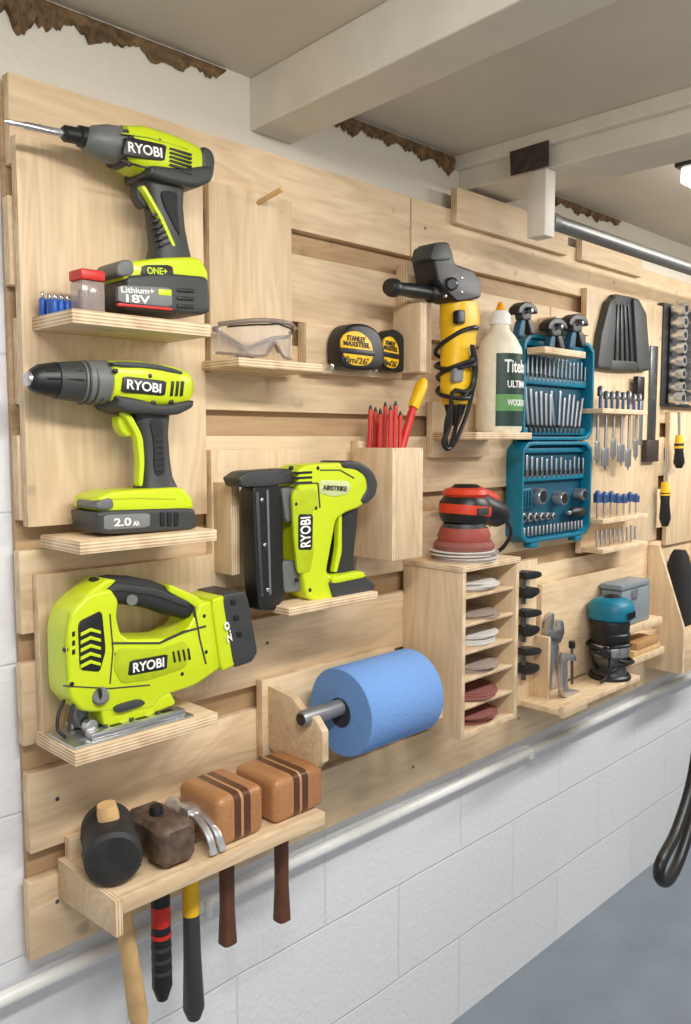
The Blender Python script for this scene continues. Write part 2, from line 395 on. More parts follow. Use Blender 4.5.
# ================= IMPACT DRIVER
d=.10
thing('impact_driver','lime and dark grey cordless impact driver standing on its battery','impact driver')
bd=part('body',m_loft([(117,128,117,165,.030),(135,128,133,174,.031),(160,136,155,182,.033),(185,146,180,188,.031),(196,153,192,188,.027),(200,162,198,180,.020)],d,3.6),LIME)
part('nose',m_loft([(84,130,84,148,.014),(90,126,89,153,.021),(104,125,103,161,.026),(120,128,119,165,.028)],d,2.2),GREY)
part('collar_ring',m_loft([(117,127,116,167,.0305),(122,127,121,169,.031)],d,2.6,er=.001),DARK)
part('chuck',m_lathe(P(62,133,d),P(88,138,d),[(0,.007),(.1,.010),(.6,.010),(.65,.013),(1,.013)]),BLK)
part('driver_bit',m_lathe(P(4,121,d),P(66,134,d),[(0,.001),(.06,.003),(.3,.003),(.33,.0045),(1,.0045)],8),STEEL)
part('rear_housing',m_prof([(136,170),(168,173),(200,170),(199,186),(184,193),(150,186),(136,180)],d-.034,d+.034,.006,.15),DARK,under=bd)
part('rear_cap',m_prof([(190,150),(200,154),(204,164),(202,182),(196,186),(190,176)],d-.028,d+.030,.005,.2),DARK,under=bd)
for i in range(6):
    part('vent',m_prof([(170,147.5+i*4),(192,154+i*4),(191,156+i*4),(169,149.5+i*4)],d+.026,d+.0345,.0004,it=0,ref=d+.033),BLK,under=bd)
part('badge',m_prof([(126,136),(167,145),(165,161),(123,155)],d+.028,d+.034,.001,.08,1,ref=d+.034),BLK,under=bd)
part('lettering',TX('RYOBI',128,146.5,162,153,d+.0345,10),WHT,under=bd)
seam([(122,160),(140,166),(160,170),(196,178)],d+.0325,bd)
seam([(122,133),(148,137),(188,149)],d+.0325,bd,1.2,DLIME)
hd_=part('handle',m_loft([(138,176,181,186,.021),(146,203,180,208,.019),(149,230,182,230,.019),(151,248,185,248,.021),(147,264,188,262,.024)],d,2.6),DARK)
part('grip_stripe',m_prof([(140,186),(145,186),(154,202),(163,218),(177,250),(183,260),(179,262),(159,218),(150,202)],d+.010,d+.021,.0012,.15,ref=d+.019),LIME,under=hd_)
part('grip_pad',m_prof([(160,190),(178,192),(177,208),(181,240),(172,222),(164,206)],d+.010,d+.0215,.002,.2,ref=d+.02),GRIP,under=hd_)
for i in range(6):
    part('grip_rib',m_prof([(152+i*1.5,214+i*6),(160+i*2,212+i*6),(160+i*2,214.5+i*6),(152+i*1.5,216.5+i*6)],d+.010,d+.0205,.0004,it=0,ref=d+.019),BLK,under=hd_)
part('trigger',m_prof([(133,184),(144,185),(148,208),(140,209),(133,198)],d-.01,d+.01,.003),DARK)
part('foot',m_prof([(110,266),(148,261),(186,260),(195,275),(195,286),(110,285)],d-.033,d+.033,.005,.15),LIME)
part('foot_badge',m_prof([(142,265),(172,265),(174,278),(140,276)],d+.028,d+.034,.0006,.15,1,ref=d+.033),BLK)
part('lettering',TX('ONE+',147,270.5,167,271.5,d+.0345,7),LIME)
bt=part('battery',m_prof([(112,279),(150,276),(194,280),(196,318),(114,311)],d-.036,d+.036,.005,.1),DARK)
part('battery_label',m_prof([(118,285),(172,288),(172,307),(118,302)],d+.03,d+.0368,.0005,.1,1,ref=d+.036),mat('label_grey',(122,124,124)),under=bt)
part('label_stripe',m_prof([(118,303),(172,308),(172,310.5),(118,305.5)],d+.03,d+.0368,.0004,it=0,ref=d+.036),RED,under=bt)
part('label_stripe',m_prof([(158,289),(171,290),(171,296),(158,295)],d+.03,d+.0373,.0004,it=0,ref=d+.036),LIME,under=bt)
for i in range(3):
    part('rib',m_prof([(177,288+i*8),(194,289+i*8),(194,293+i*8),(177,292+i*8)],d+.03,d+.038,.001,.1,1,ref=d+.036),BLK,under=bt)
part('lettering',TX('Lithium+',121,289.5,154,291.5,d+.0372,6),WHT,under=bt)
part('lettering',TX('18V',126,298,150,300,d+.0372,8),WHT,under=bt)
part('latch',m_prof([(106,264),(122,262),(124,278),(106,280)],d-.02,d+.036,.003),GREY)
screws([(127,132),(160,141),(130,164),(166,178)],d+.031,bd)
done()
thing('bit_box','small clear bit box with a red lid on the shelf','box')
bx0=P(80,290,.125).x;bx1=P(103,290,.125).x
part('box',m_box(bx0,bx1,.098,.130,Z1,Z1+.040,.002),mat('clear_box_plastic',(196,180,174),.15,alpha=.45,coat=.5))
part('lid',m_box(bx0-.001,bx1+.001,.097,.131,Z1+.0405,Z1+.054,.003),RED)
for i in range(4):
    part('insert',m_cyl((bx0+.006+i*.0065,-.114,Z1+.003),(bx0+.006+i*.0065,-.114,Z1+.030),.0024,8),DSTEEL)
done()
proto=None
for i in range(8):
    xx=s1x0+.005+i*.0085
    if proto is None:
        thing('driver_bit','short hex driver bit with a blue collar standing on the shelf','driver bit','blue driver bits on the shelf')
        part('collar',m_cyl((xx,-.066,Z1),(xx,-.066,Z1+.022),.0042,12),BLUE)
        part('tip',m_cyl((xx,-.066,Z1+.0222),(xx,-.066,Z1+.030),.002,8),STEEL)
        proto=done()
    else:dup(proto,(i*.0085,0,0),(1,1,1-.04*(i%3)))
for i in range(6):dup(proto,(i*.0085+.003,-.014,0),(1,1,.85))
for i in range(4):dup(proto,(i*.0085+.002,-.028,0),(1,1,.8))
# ================= DRILL
thing('cordless_drill','lime and black cordless drill standing on its battery','drill')
bd=part('body',m_loft([(104,361,104,402,.028),(130,361,130,407,.031),(165,366,162,408,.031),(180,371,178,407,.028),(186,380,185,398,.02)],d,3.6),LIME)
ck=part('chuck',m_loft([(31,368,31,391,.011),(38,364,38,394,.016),(54,362,54,398,.019)],d,2.1),BLK)
part('chuck_sleeve',m_loft([(55,362,55,399,.020),(78,361,78,402,.022)],d,2.1,er=.001),DARK)
for a in range(12):
    t=2*pi*a/12;q0=P(41,379,d);q1=P(76,381,d);r0=.0165;r1=.0215
    part('grip_rib',m_cyl(q0+Vector((0,r0*sin(t),r0*cos(t))),q1+Vector((0,r1*sin(t),r1*cos(t))),.0014,6,.01),BLK,under=ck)
part('chuck_jaw',m_lathe(P(24,379,d),P(32,379,d),[(0,.005),(.3,.009),(1,.010)],12),STEEL)
cl=part('clutch_ring',m_loft([(79,361,79,403,.023),(92,360,92,404,.026),(107,361,107,404,.027)],d,2.2,er=.001),GREY)
for i in range(4):
    part('ridge',m_loft([(81+i*7,360.5,81+i*7,404.5,.0255),(83+i*7,360.5,83+i*7,404.5,.0255)],d,2.2,er=.0005),DARK,under=cl)
part('underside_housing',m_prof([(104,396),(125,399),(150,406),(182,400),(181,408),(165,416),(120,414),(106,409)],d-.032,d+.032,.005,.15),DARK,under=bd)
part('top_stripe',m_prof([(110,361),(150,363),(182,371),(180,376),(150,369),(112,367)],d+.012,d+.030,.002,ref=d+.025),DARK,under=bd)
for i in range(3):
    part('vent',m_prof([(171+i*5,381),(173.5+i*5,381.5),(172+i*5,396),(169.5+i*5,396)],d+.02,d+.0325,.0004,it=0,ref=d+.03),BLK,under=bd)
part('badge',m_prof([(124,376),(167,381),(165,396),(122,392)],d+.028,d+.0325,.001,.08,1,ref=d+.032),BLK,under=bd)
part('lettering',TX('RYOBI',127,384,161,388.5,d+.033,9.5),WHT,under=bd)
hd_=part('handle',m_loft([(127,408,167,411,.021),(135,432,165,434,.019),(138,462,167,460,.019),(138,478,169,476,.021),(135,494,175,489,.024)],d,2.6),DARK)
part('grip_stripe',m_prof([(122,412),(130,414),(142,436),(144,462),(142,486),(138,486),(139,460),(136,436)],d+.006,d+.0205,.0012,.15,ref=d+.018),LIME,under=hd_)
part('grip_pad',m_prof([(148,418),(164,418),(163,440),(166,476),(154,478),(154,440)],d+.010,d+.0208,.002,.2,ref=d+.02),GRIP,under=hd_)
for i in range(6):
    part('grip_rib',m_prof([(155,440+i*6),(163,439+i*6),(163,441.5+i*6),(155,442.5+i*6)],d+.010,d+.0213,.0004,it=0,ref=d+.02),BLK,under=hd_)
part('trigger',m_prof([(114,415),(127,415),(132,434),(124,438),(116,430)],d-.01,d+.01,.003),LIME)
part('foot',m_prof([(86,496),(100,490),(135,488),(170,486),(180,498),(181,510),(84,511)],d-.033,d+.033,.005,.15),LIME)
seam([(90,500),(136,498),(176,499)],d+.0332,cur.p[-1][0],1.3,DLIME)
bt=part('battery',m_prof([(82,509),(181,506),(183,528),(86,533)],d-.036,d+.036,.005,.1),DARK)
for i in range(3):
    part('rib',m_prof([(160+i*7,512),(164+i*7,512),(164+i*7,526),(160+i*7,526)],d+.03,d+.038,.001,.1,1,ref=d+.036),BLK,under=bt)
part('battery_label',m_prof([(104,515),(150,513),(150,527),(104,530)],d+.03,d+.0363,.0004,.1,1,ref=d+.036),MC['label_grey'],under=bt)
part('lettering',TX('2.0',114,522.5,131,521.5,d+.0367,8),WHT,under=bt)
part('lettering',TX('Ah',133,523.5,139,523,d+.0367,5),WHT,under=bt)
part('latch',m_prof([(86,500),(102,496),(104,508),(86,509)],d-.02,d+.036,.003),GREY)
screws([(116,371),(150,376),(118,398),(154,403),(172,402)],d+.0305,bd)
done()
# ================= JIGSAW
d=.10
thing('jigsaw','lime cordless jigsaw with black top grip resting on its steel shoe','jigsaw')
bd=part('body',m_prof([(56,628),(62,608),(78,592),(100,586),(108,598),(106,614),(110,630),(118,636),(158,635),(176,626),(184,612),(188,600),(202,598),(210,606),(216,660),(184,682),(152,692),(140,706),(72,708),(58,692)],d-.029,d+.029,.005,.13),LIME)
part('handle',m_loft([(80,592,98,610,.016),(94,578,103,604,.020),(110,575,113,603,.021),(130,576,129,605,.021),(150,580,145,608,.021),(170,588,161,614,.021),(190,597,181,618,.020)],d,3.4),GRIP)
part('handle_core',m_prof([(96,584),(112,582),(150,587),(182,600),(180,606),(148,594),(112,589),(98,592)],d-.018,d+.0225,.0015,.12),DARK)
part('front_grip_stripe',m_prof([(70,602),(80,590),(98,577),(108,578),(92,592),(80,606)],d-.022,d+.0265,.002,.12),LIME,under=bd)
part('rear_grip_stripe',m_prof([(160,582),(188,594),(196,600),(188,606),(180,600),(160,590)],d-.02,d+.0235,.002,.12),LIME,under=bd)
part('switch',m_lathe(P(132,600,d+.018),P(132,600,d+.026),[(0,.008),(1,.007)],16),GREY)
fv=part('front_vent',m_prof([(78,622),(102,610),(106,650),(100,672),(80,670)],d+.024,d+.0305,.001,.1,ref=d+.03),BLK,under=bd)
for i in range(5):
    part('vent_rib',m_prof([(81,633+i*8),(91,628+i*8),(101,631+i*8),(101,634+i*8),(91,631.5+i*8),(81,636.5+i*8)],d+.03,d+.032,.0003,it=0,ref=d+.032),LIME,under=fv)
part('side_panel',m_prof([(116,648),(160,649),(184,640),(190,650),(186,668),(150,680),(122,684),(114,670)],d+.024,d+.0302,.0012,.12,ref=d+.03),DLIME,under=bd)
seam([(112,643),(160,643),(184,632),(206,626)],d+.0302,bd,1.6,DARK)
seam([(64,686),(110,688.5),(150,685)],d+.0293,bd,1.3,DARK)
seam([(70,612),(66,640),(68,680)],d+.0293,bd,1.2,DLIME)
seam([(194,606),(200,640),(206,664)],d+.0293,bd,1.6,DARK)
seam([(110,614),(113,650),(110,684)],d+.0293,bd,1.3,DARK)
part('badge',m_prof([(130,661),(168,654),(167,669),(128,676)],d+.026,d+.0312,.0008,.08,1,ref=d+.031),BLK,under=bd)
part('lettering',TX('RYOBI',133,668,164,662,d+.0317,9.5),WHT,under=bd)
for i in range(4):
    part('vent',m_prof([(172+i*5,652+i*-1),(174+i*5,651-i),(176+i*5,662-i),(174+i*5,663-i)],d+.024,d+.0306,.0003,it=0,ref=d+.03),BLK,under=bd)
for i in range(3):
    part('vent',m_prof([(72,632+i*9),(75,631+i*9),(75,636+i*9),(72,637+i*9)],d+.024,d+.0296,.0003,it=0,ref=d+.029),BLK,under=bd)
part('dial',m_lathe(P(100,696,d+.026),P(100,696,d+.034),[(0,.012),(.7,.012),(1,.009)],20),GREY,under=bd)
part('dial_pointer',m_prof([(98,688),(101,688),(103,702),(100,702)],d+.033,d+.0355,.0004,it=0),BLK,under=bd)
part('pivot_bracket',m_prof([(90,698),(120,694),(160,688),(166,700),(142,710),(134,722),(94,724)],d-.026,d+.028,.003,.12),LIME)
part('lever',m_prof([(112,706),(140,698),(146,704),(116,714)],d+.026,d+.034,.002,.2),DARK)
bt=part('battery',m_prof([(208,592),(228,588),(234,594),(244,648),(238,658),(220,664)],d-.035,d+.035,.004,.1),DARK)
part('battery_collar',m_prof([(198,597),(212,592),(224,660),(208,668)],d-.033,d+.033,.003,.1),LIME)
for i in range(3):
    part('rib',m_prof([(230+i*3,600+i*16),(235+i*3,599+i*16),(236+i*3,604+i*16),(231+i*3,605+i*16)],d+.03,d+.037,.001,.1,1,ref=d+.035),BLK,under=bt)
part('lettering',TX('2.0',230,642,226,622,d+.0355,5),WHT,under=bt)
sz=Z3
part('shoe',m_box(P(74,748,.145).x,P(194,712,.145).x,.062,.146,sz,sz+.004,.0015),STEEL)
for a,b in((.066,.086),(.120,.140)):
    part('shoe_rib',m_box(P(92,740,.14).x,P(186,712,.14).x,a,b,sz+.0042,sz+.013,.002),STEEL)
for i in range(3):
    xa=P(110+i*26,735-i*8,.13).x
    part('shoe_slot',m_box(xa,xa+.016,.126,.134,sz+.0131,sz+.0137,.0002),BLK)
    part('shoe_screw',m_cyl((xa-.006,-.130,sz+.0131),(xa-.006,-.130,sz+.0165),.0034,10),DSTEEL)
part('shoe_bracket',m_box(P(112,730,.12).x,P(150,720,.12).x,.086,.12,sz+.0042,sz+.03,.003),DSTEEL)
part('blade_guard',m_tube([P(64,700,.10),P(58,716,.105),P(58,730,.11),P(66,738,.12)],.0022),BLK)
part('blade_guard',m_tube([P(74,702,.12),P(70,720,.125),P(70,732,.13)],.0022),BLK)
part('blade_clamp',m_prof([(72,704),(86,703),(85,726),(75,728)],d-.010,d+.010,.002),DSTEEL)
part('roller',m_cyl(P(90,726,.12)+Vector((0,.006,0)),P(90,726,.12)+Vector((0,-.006,0)),.009,16),STEEL)
screws([(66,650),(72,684),(116,654),(182,674),(204,616),(206,652)],d+.0285,bd)
done()
# ================= glasses holder
thing('tool_holder','plywood back board with a small shelf for safety glasses','tool holder')
pl('back_panel',B(210,292,180,372,DR,DB),1,'z')
DG=.135;Z4=P(238,357,DG).z
pl('shelf',m_box(P(239,357,DG).x,P(323,365,DG).x,DB,DG,Z4-.013,Z4),2)
part('peg',m_cyl(P(258,203,DB),P(258,203,DB)+Vector((.006,-.05,.012)),.004,12),WOOD)
done()
GL=mat('clear_polycarbonate',(224,222,220),.03,alpha=.16,var=.02,coat=1)
GF=mat('tinted_frame',(150,134,126),.2,coat=.5,alpha=.8)
thing('safety_glasses','clear wraparound safety glasses with thick brow, resting on the shelf','safety glasses')
gc=P(274,340,.12);gzb=Z4+.0025
def gpt(s,t,o=0):
    x=gc.x+.070*s
    dd=.128+o-.052*abs(s)**2.6
    nb=.020*exp(-(s/.16)**2)
    zb_=gzb+.004+nb+.012*max(0,abs(s)-.6)
    ztp=gzb+.056-.006*s*s
    return Vector((x,-(dd-.006*(1-t)),zb_+(ztp-zb_)*t))
bm=bmesh.new();ns_=36;nt_=6
for o in(0,-.002):
    V=[[bm.verts.new(gpt(-1+2*i/ns_,j/nt_,o)) for j in range(nt_+1)] for i in range(ns_+1)]
    for i in range(ns_):
        for j in range(nt_):bm.faces.new((V[i][j],V[i+1][j],V[i+1][j+1],V[i][j+1]))
part('lens',bm2me(bm),GL)
part('brow_bar',m_tube([gpt(-1+2*i/12,1,.001) for i in range(13)],.0036,10,4),GF)
part('brow_vent',m_tube([gpt(-.9+1.8*i/12,.88,.0015) for i in range(13)],.0014,8,4),BLK)
part('lower_rim',m_tube([gpt(-1+2*i/16,0,.0005) for i in range(17)],.0022,8,4),GF)
part('nose_pad',m_tube([gpt(-.16,.0,-.003),gpt(0,.12,-.006),gpt(.16,.0,-.003)],.003),GF)
for s in(-1,1):
    e=gpt(s,.85)
    part('temple',m_tube([e,e+Vector((0,.010,.0)),e+Vector((-s*.022,.020,-.004)),e+Vector((-s*.06,.022,-.02)),e+Vector((-s*.085,.024,-.036))],.0034),GF)
    part('side_shield',m_box(e.x-.002,e.x+.0,-e.y-.012,-e.y+.006,e.z-.036,e.z+.002,.0008),GL)
done()
# ================= tape measures
thing('tool_holder','plywood block clipped on a rail for tape measures','tool holder')
pl('back_panel',B(306,402,322,372,DR,.05),1);done()
def tape(u0,v0,u1,v1,dd,label):
    thing('tape_measure',label,'tape measure','tape measures on the wall')
    w=u1-u0;h=v1-v0
    f=lambda a,b:(u0+w*a,v0+h*(b+.08*(a-.5)))
    cs=part('case',m_prof([f(0,.85),f(0,.35),f(.18,.04),f(.55,0),f(.85,.12),f(1,.45),f(1,.92),f(.6,1),f(.1,1)],.052,dd,.006,.22),BLK)
    part('face',m_prof([f(.14,.42),f(.28,.18),f(.6,.14),f(.87,.34),f(.92,.7),f(.76,.88),f(.3,.88)],dd-.004,dd+.001,.0008,.22,ref=dd),YEL,under=cs)
    part('band',m_prof([f(.12,.52),f(.94,.54),f(.94,.66),f(.12,.64)],dd-.002,dd+.0018,.0004,.1,1,ref=dd),BLK,under=cs)
    a=f(.3,.30);b=f(.74,.32);part('lettering',TX('STANLEY',a[0],a[1],b[0],b[1],dd+.0015,h*.11,.03),BLK,under=cs)
    a=f(.22,.42);b=f(.84,.44);part('lettering',TX('MAXSTEEL',a[0],a[1],b[0],b[1],dd+.0015,h*.11,.03),BLK,under=cs)
    a=f(.26,.76);b=f(.80,.78);part('lettering',TX("8m/26'",a[0],a[1],b[0],b[1],dd+.0015,h*.14,.01),BLK,under=cs)
    a=f(.04,.93);part('hook',m_box(P(a[0],a[1],dd).x-.002,P(a[0],a[1],dd).x+.004,.07,dd-.008,P(a[0],a[1],dd).z-.006,P(a[0],a[1],dd).z+.004,.001),STEEL)
    done()
tape(334,324,377,371,.092,'large black and yellow tape measure clipped to a plywood block')
tape(379,330,401,373,.086,'smaller black and yellow tape measure beside the large one')
# ================= nailer
thing('tool_holder','plywood back board with a small shelf for a nail gun','tool holder')
pl('back_panel',B(212,300,450,590,DR,DB),1,'z')
DN=.165;Z5=P(290,608,DN).z
pl('shelf',m_box(P(289,608,DN).x,P(378,595,DN).x,DB,DN,Z5-.013,Z5),2)
pl('side_block',m_box(P(244,520,.10).x-.016,P(244,520,.10).x,DB,.09,P(244,578,.12).z,P(244,484,.12).z),0,'z')
done()
d=.12
thing('nail_gun','lime and black cordless nail gun with tall black magazine','nail gun')
bd=part('body',m_prof([(286,470),(296,464),(334,462),(352,467),(362,480),(359,497),(348,507),(336,511),(325,518),(320,545),(315,572),(330,577),(350,573),(357,588),(352,594),(318,600),(296,598),(289,560)],d-.027,d+.027,.005,.14),LIME)
mg=part('magazine',m_prof([(246,484),(272,482),(276,500),(278,598),(268,609),(253,609),(250,580)],d-.016,d+.016,.003,.08),BLK)
part('magazine_slot',m_prof([(255,492),(258,492),(263,596),(260,597)],d+.014,d+.0175,.0004,it=0,ref=d+.016),DSTEEL,under=mg)
part('magazine_slot',m_prof([(266,490),(268,490),(271,594),(269,595)],d+.014,d+.0175,.0004,it=0,ref=d+.016),GREY,under=mg)
screws([(262,500),(265,545),(268,590)],d+.0165,mg,.003,STEEL)
part('magazine_top',m_prof([(230,478),(240,471),(284,468),(286,482),(262,486),(234,487)],d-.020,d+.020,.003,.1),DARK,under=mg)
part('nose_piece',m_prof([(275,488),(290,486),(291,520),(280,522)],d-.014,d+.018,.003,.1),GREY)
part('nose_piece',m_prof([(276,560),(293,560),(295,590),(278,592)],d-.014,d+.018,.003,.1),GREY)
part('head_cap',m_prof([(330,460),(348,461),(361,469),(367,482),(364,496),(354,504),(348,500),(356,488),(354,476),(344,469),(330,468)],d-.026,d+.029,.004,.2),DARK)
part('side_panel',m_prof([(292,490),(316,488),(318,506),(312,512),(314,552),(310,572),(298,574),(294,540)],d+.022,d+.0277,.001,.1,ref=d+.027),DLIME,under=bd)
part('top_panel',m_prof([(320,480),(348,481),(351,487),(348,494),(334,497),(320,493)],d+.022,d+.0283,.0008,.12,ref=d+.028),mat('pale_plastic',(204,212,150),.4),under=bd)
part('lettering',TX('AIRSTRIKE',323,487.5,347,488.8,d+.0289,5),DARK,under=bd)
part('badge',m_prof([(298,514),(313,514),(312,550),(298,550)],d+.024,d+.0282,.0008,.08,1,ref=d+.0275),BLK,under=bd)
part('lettering',TX('RYOBI',305.5,547,305.5,517,d+.0287,10),WHT,under=bd)
for i in range(3):
    part('vent',m_prof([(294,472+i*5),(312,471+i*5),(312,473.5+i*5),(294,474.5+i*5)],d+.024,d+.0276,.0003,it=0,ref=d+.027),BLK,under=bd)
part('grip',m_loft([(336,504,355,507,.017),(336,526,353,528,.016),(333,552,350,554,.017),(327,574,351,574,.019)],d,2.6),GRIP)
part('grip_stripe',m_prof([(338,512),(341,512),(341,552),(336,572),(333,572),(337,548)],d+.008,d+.0185,.001,.1,ref=d+.016),LIME)
part('trigger',m_prof([(324,518),(333,518),(332,534),(326,532)],d-.008,d+.008,.002),DARK)
part('battery',m_prof([(316,579),(352,573),(363,583),(360,591),(322,599)],d-.03,d+.031,.003,.1),DARK)
part('foot_stripe',m_prof([(318,575),(350,569),(354,575),(320,582)],d-.028,d+.0325,.002,.12),LIME)
seam([(292,484),(318,483),(320,508)],d+.0276,bd,1.2,DARK)
seam([(320,470),(340,470),(354,478)],d+.0276,bd,1.2,DARK)
screws([(292,468),(318,468),(296,504),(316,508),(298,580),(310,590)],d+.0272,bd)
done()
# ================= grinder with yellow body
thing('tool_holder','plywood bracket holding a yellow power tool by its side handle','tool holder')
pl('back_panel',B(408,432,262,372,DR,.06),1,'z')
pl('bracket',m_box(P(414,330,.11).x,P(414,330,.11).x+.018,.06,.125,P(414,372,.11).z,P(414,303,.11).z),0,'z')
done()
d=.12
thing('angle_grinder','yellow and black corded angle grinder hanging with cord wrapped around','angle grinder')
gh=part('gear_head',m_prof([(422,258),(424,247),(436,245),(441,252),(444,266),(462,272),(471,284),(470,300),(446,304),(438,296),(427,284)],d-.026,d+.026,.004,.12),BLK)
part('spindle_lock',m_lathe(P(452,284,d+.025),P(452,284,d+.034),[(0,.012),(.6,.012),(1,.008)],16),DSTEEL,under=gh)
part('flange',m_prof([(420,262),(426,244),(440,244),(443,262)],d-.012,d+.031,.002,.15),DARK,under=gh)
screws([(432,258),(462,292),(446,296),(462,278)],d+.0262,gh,m=STEEL)
part('side_handle',m_lathe(P(388,287,d),P(436,294,d),[(0,.013),(.06,.016),(.14,.016),(.2,.011),(.5,.013),(.85,.012),(.88,.017),(.96,.017),(1,.008)],20),BLK)
yb=part('body',m_loft([(446,303,471,303,.027),(446,322,473,322,.030),(447,335,470,335,.027),(446,365,468,365,.025),(445,390,466,390,.023),(446,404,464,404,.020)],d,2.8),YEL)
part('switch',m_prof([(456,310),(464,310),(464,324),(456,324)],d+.02,d+.032,.002,.15,ref=d+.028),BLK,under=yb)
part('rating_label',m_prof([(454,366),(463,366),(462,382),(453,382)],d+.016,d+.0255,.001,.1,ref=d+.023),MC['label_grey'],under=yb)
part('tail',m_loft([(446,400,465,400,.020),(448,414,462,414,.013),(451,424,459,424,.006)],d,2),BLK)
c0=P(457,342,d);pts=[]
for i in range(40):
    t=i/39;a=2*pi*4.4*t
    rr_=.033+.005*sin(i*1.3)
    pts.append(Vector((c0.x-.002-.010*t+rr_*cos(a),c0.y+rr_*sin(a)*-1.05,c0.z+.004-.115*t+.020*sin(a*.5+1)+.006*sin(i*.8))))
pts+=[P(450,425,d+.02),P(443,442,d+.02),P(449,449,d+.015),P(455,430,d+.01),P(460,405,d+.034)]
part('cord',m_tube(pts,.0042,8,3),BLK)
part('cord',m_tube([P(462,398,d+.028),P(474,380,d+.03),P(472,345,d+.036),P(476,370,d+.03),P(468,410,d+.02),P(456,440,d+.02),P(447,448,d+.01),P(446,425,d+.02),P(452,402,d+.03)],.0042,8,5),BLK)
done()
# ================= pencil box
thing('pencil_box','open topped plywood box hung on the rail, holding pencils','box')
px0=P(353,500,.045).x;px1=P(423,500,.14).x;d0,d1=.045,.14
zt_=P(388,448,.14).z;zb_=P(388,562,.14).z;th=.009
pl('side_panel',m_box(px0,px0+th,d0,d1,zb_,zt_),0,'z');pl('side_panel',m_box(px1-th,px1,d0,d1,zb_,zt_),0,'z')
pl('front_panel',m_box(px0+th,px1-th,d1-th,d1,zb_,zt_),1,'z');pl('back_panel',m_box(px0+th,px1-th,DR,d0+.004,zb_,zt_+.012),1,'z')
pl('base_panel',m_box(px0+th,px1-th,d0+.004,d1-th,zb_,zb_+.009),2)
done()
proto=None
random.seed(9)
for i in range(9):
    xx=px0+th+.010+i%3*.013;yy=-(.062+(i//3)*.024);zz=zb_+.01
    if proto is None:
        thing('pencil','red carpenter pencil standing in the plywood box','pencil','red pencils in the box')
        part('shaft',m_cyl((xx,yy,zz),(xx+.004,yy-.004,zt_+.068),.0042,6,.01),RED)
        part('tip',m_lathe((xx+.004,yy-.004,zt_+.0682),(xx+.004,yy-.004,zt_+.076),[(0,.004),(1,.0008)],6),BLK)
        proto=done();p0=Vector((xx,yy,0))
    else:dup(proto,(xx-p0.x,yy-p0.y,0),(1,1,1+random.uniform(-.05,.03)))
thing('marker','yellow capped red marker leaning in the plywood box','marker')
m0=P(404,440,.11);m1=P(413,408,.11);m2=P(424,380,.11);mb=m0+(m0-m1)*1.5
part('shaft',m_cyl(mb,m1,.0075,14),RED)
part('cap',m_lathe(m1,m2,[(0,.0085),(.1,.0095),(.8,.0105),(1,.007)],14,3),YEL)
done()
thing('marker','slim black marker standing in the plywood box','marker')
part('marker',m_cyl((px1-.034,-.06,zb_+.012),(px1-.028,-.06,zt_+.045),.005,10),BLK);done()
# ================= glue bottle + ledge
DL=.15;Z6=P(468,432,DL).z
thing('tool_holder','plywood ledge carrying a glue bottle','tool holder')
lx0=P(476,432,DL).x;lx1=P(532,434,DL).x
pl('shelf',m_box(lx0,lx1,.045,DL,Z6-.014,Z6),2)
pl('back_panel',m_box(lx0,lx1,DR,.045,Z6-.05,Z6+.06),1)
done()
bc=P(499,400,.10);bz=Z6;zt2=P(499,307,.10).z;h=zt2-bz;r=.047
thing('glue_bottle','cream plastic wood glue bottle with orange tipped cap and green label','glue bottle')
bt=part('bottle',m_lathe((bc.x,bc.y,bz),(bc.x,bc.y,bz+h*.88),[(0,r*.9),(.03,r),(.66,r),(.76,r*.94),(.86,r*.7),(.93,r*.42),(1,r*.38)],32),CREAM)
part('cap',m_lathe((bc.x,bc.y,bz+h*.86),(bc.x,bc.y,bz+h*.97),[(0,r*.46),(.7,r*.44),(1,r*.3)],20),WHT)
part('nozzle',m_lathe((bc.x,bc.y,bz+h*.972),(bc.x,bc.y,bz+h*1.04),[(0,r*.22),(.5,r*.16),(1,r*.09)],20),ORG)
def band(t0,t1,q,a0=-1.15,a1=2.2):
    bm=bmesh.new();k=30;rows=[]
    for t in(t0,t1):
        rows.append([bm.verts.new((bc.x+(r+q)*sin(a0+(a1-a0)*i/k),bc.y-(r+q)*cos(a0+(a1-a0)*i/k),bz+h*t)) for i in range(k+1)])
    for i in range(k):bm.faces.new((rows[0][i],rows[0][i+1],rows[1][i+1],rows[1][i]))
    return bm2me(bm)
part('label',band(.05,.62,.0006,-1.1),mat('green_label',(24,58,50),.4),under=bt)
part('label_band',band(.17,.30,.0010,-1.1),mat('lime_label',(96,150,84),.4),under=bt)
def wrap(me,cx,cy,rr,a0):
    for v in me.vertices:
        a=(v.co.x)/rr+a0;q=rr+(-v.co.y)
        v.co=Vector((cx+q*sin(a),cy-q*cos(a),v.co.z))
    return me
def wt(s,z,w,hh,a0):
    return wrap(m_text(s,Vector((0,0,z)),w,hh,0,.0005,.02),bc.x,bc.y,r+.0014,a0)
part('lettering',wt('Titebond',bz+h*.52,.088,.026,.15),WHT,under=bt)
part('lettering',wt('ULTIMATE',bz+h*.38,.07,.014,.10),WHT,under=bt)
part('lettering',wt('WOOD GLUE',bz+h*.235,.07,.013,.10),WHT,under=bt)
done()
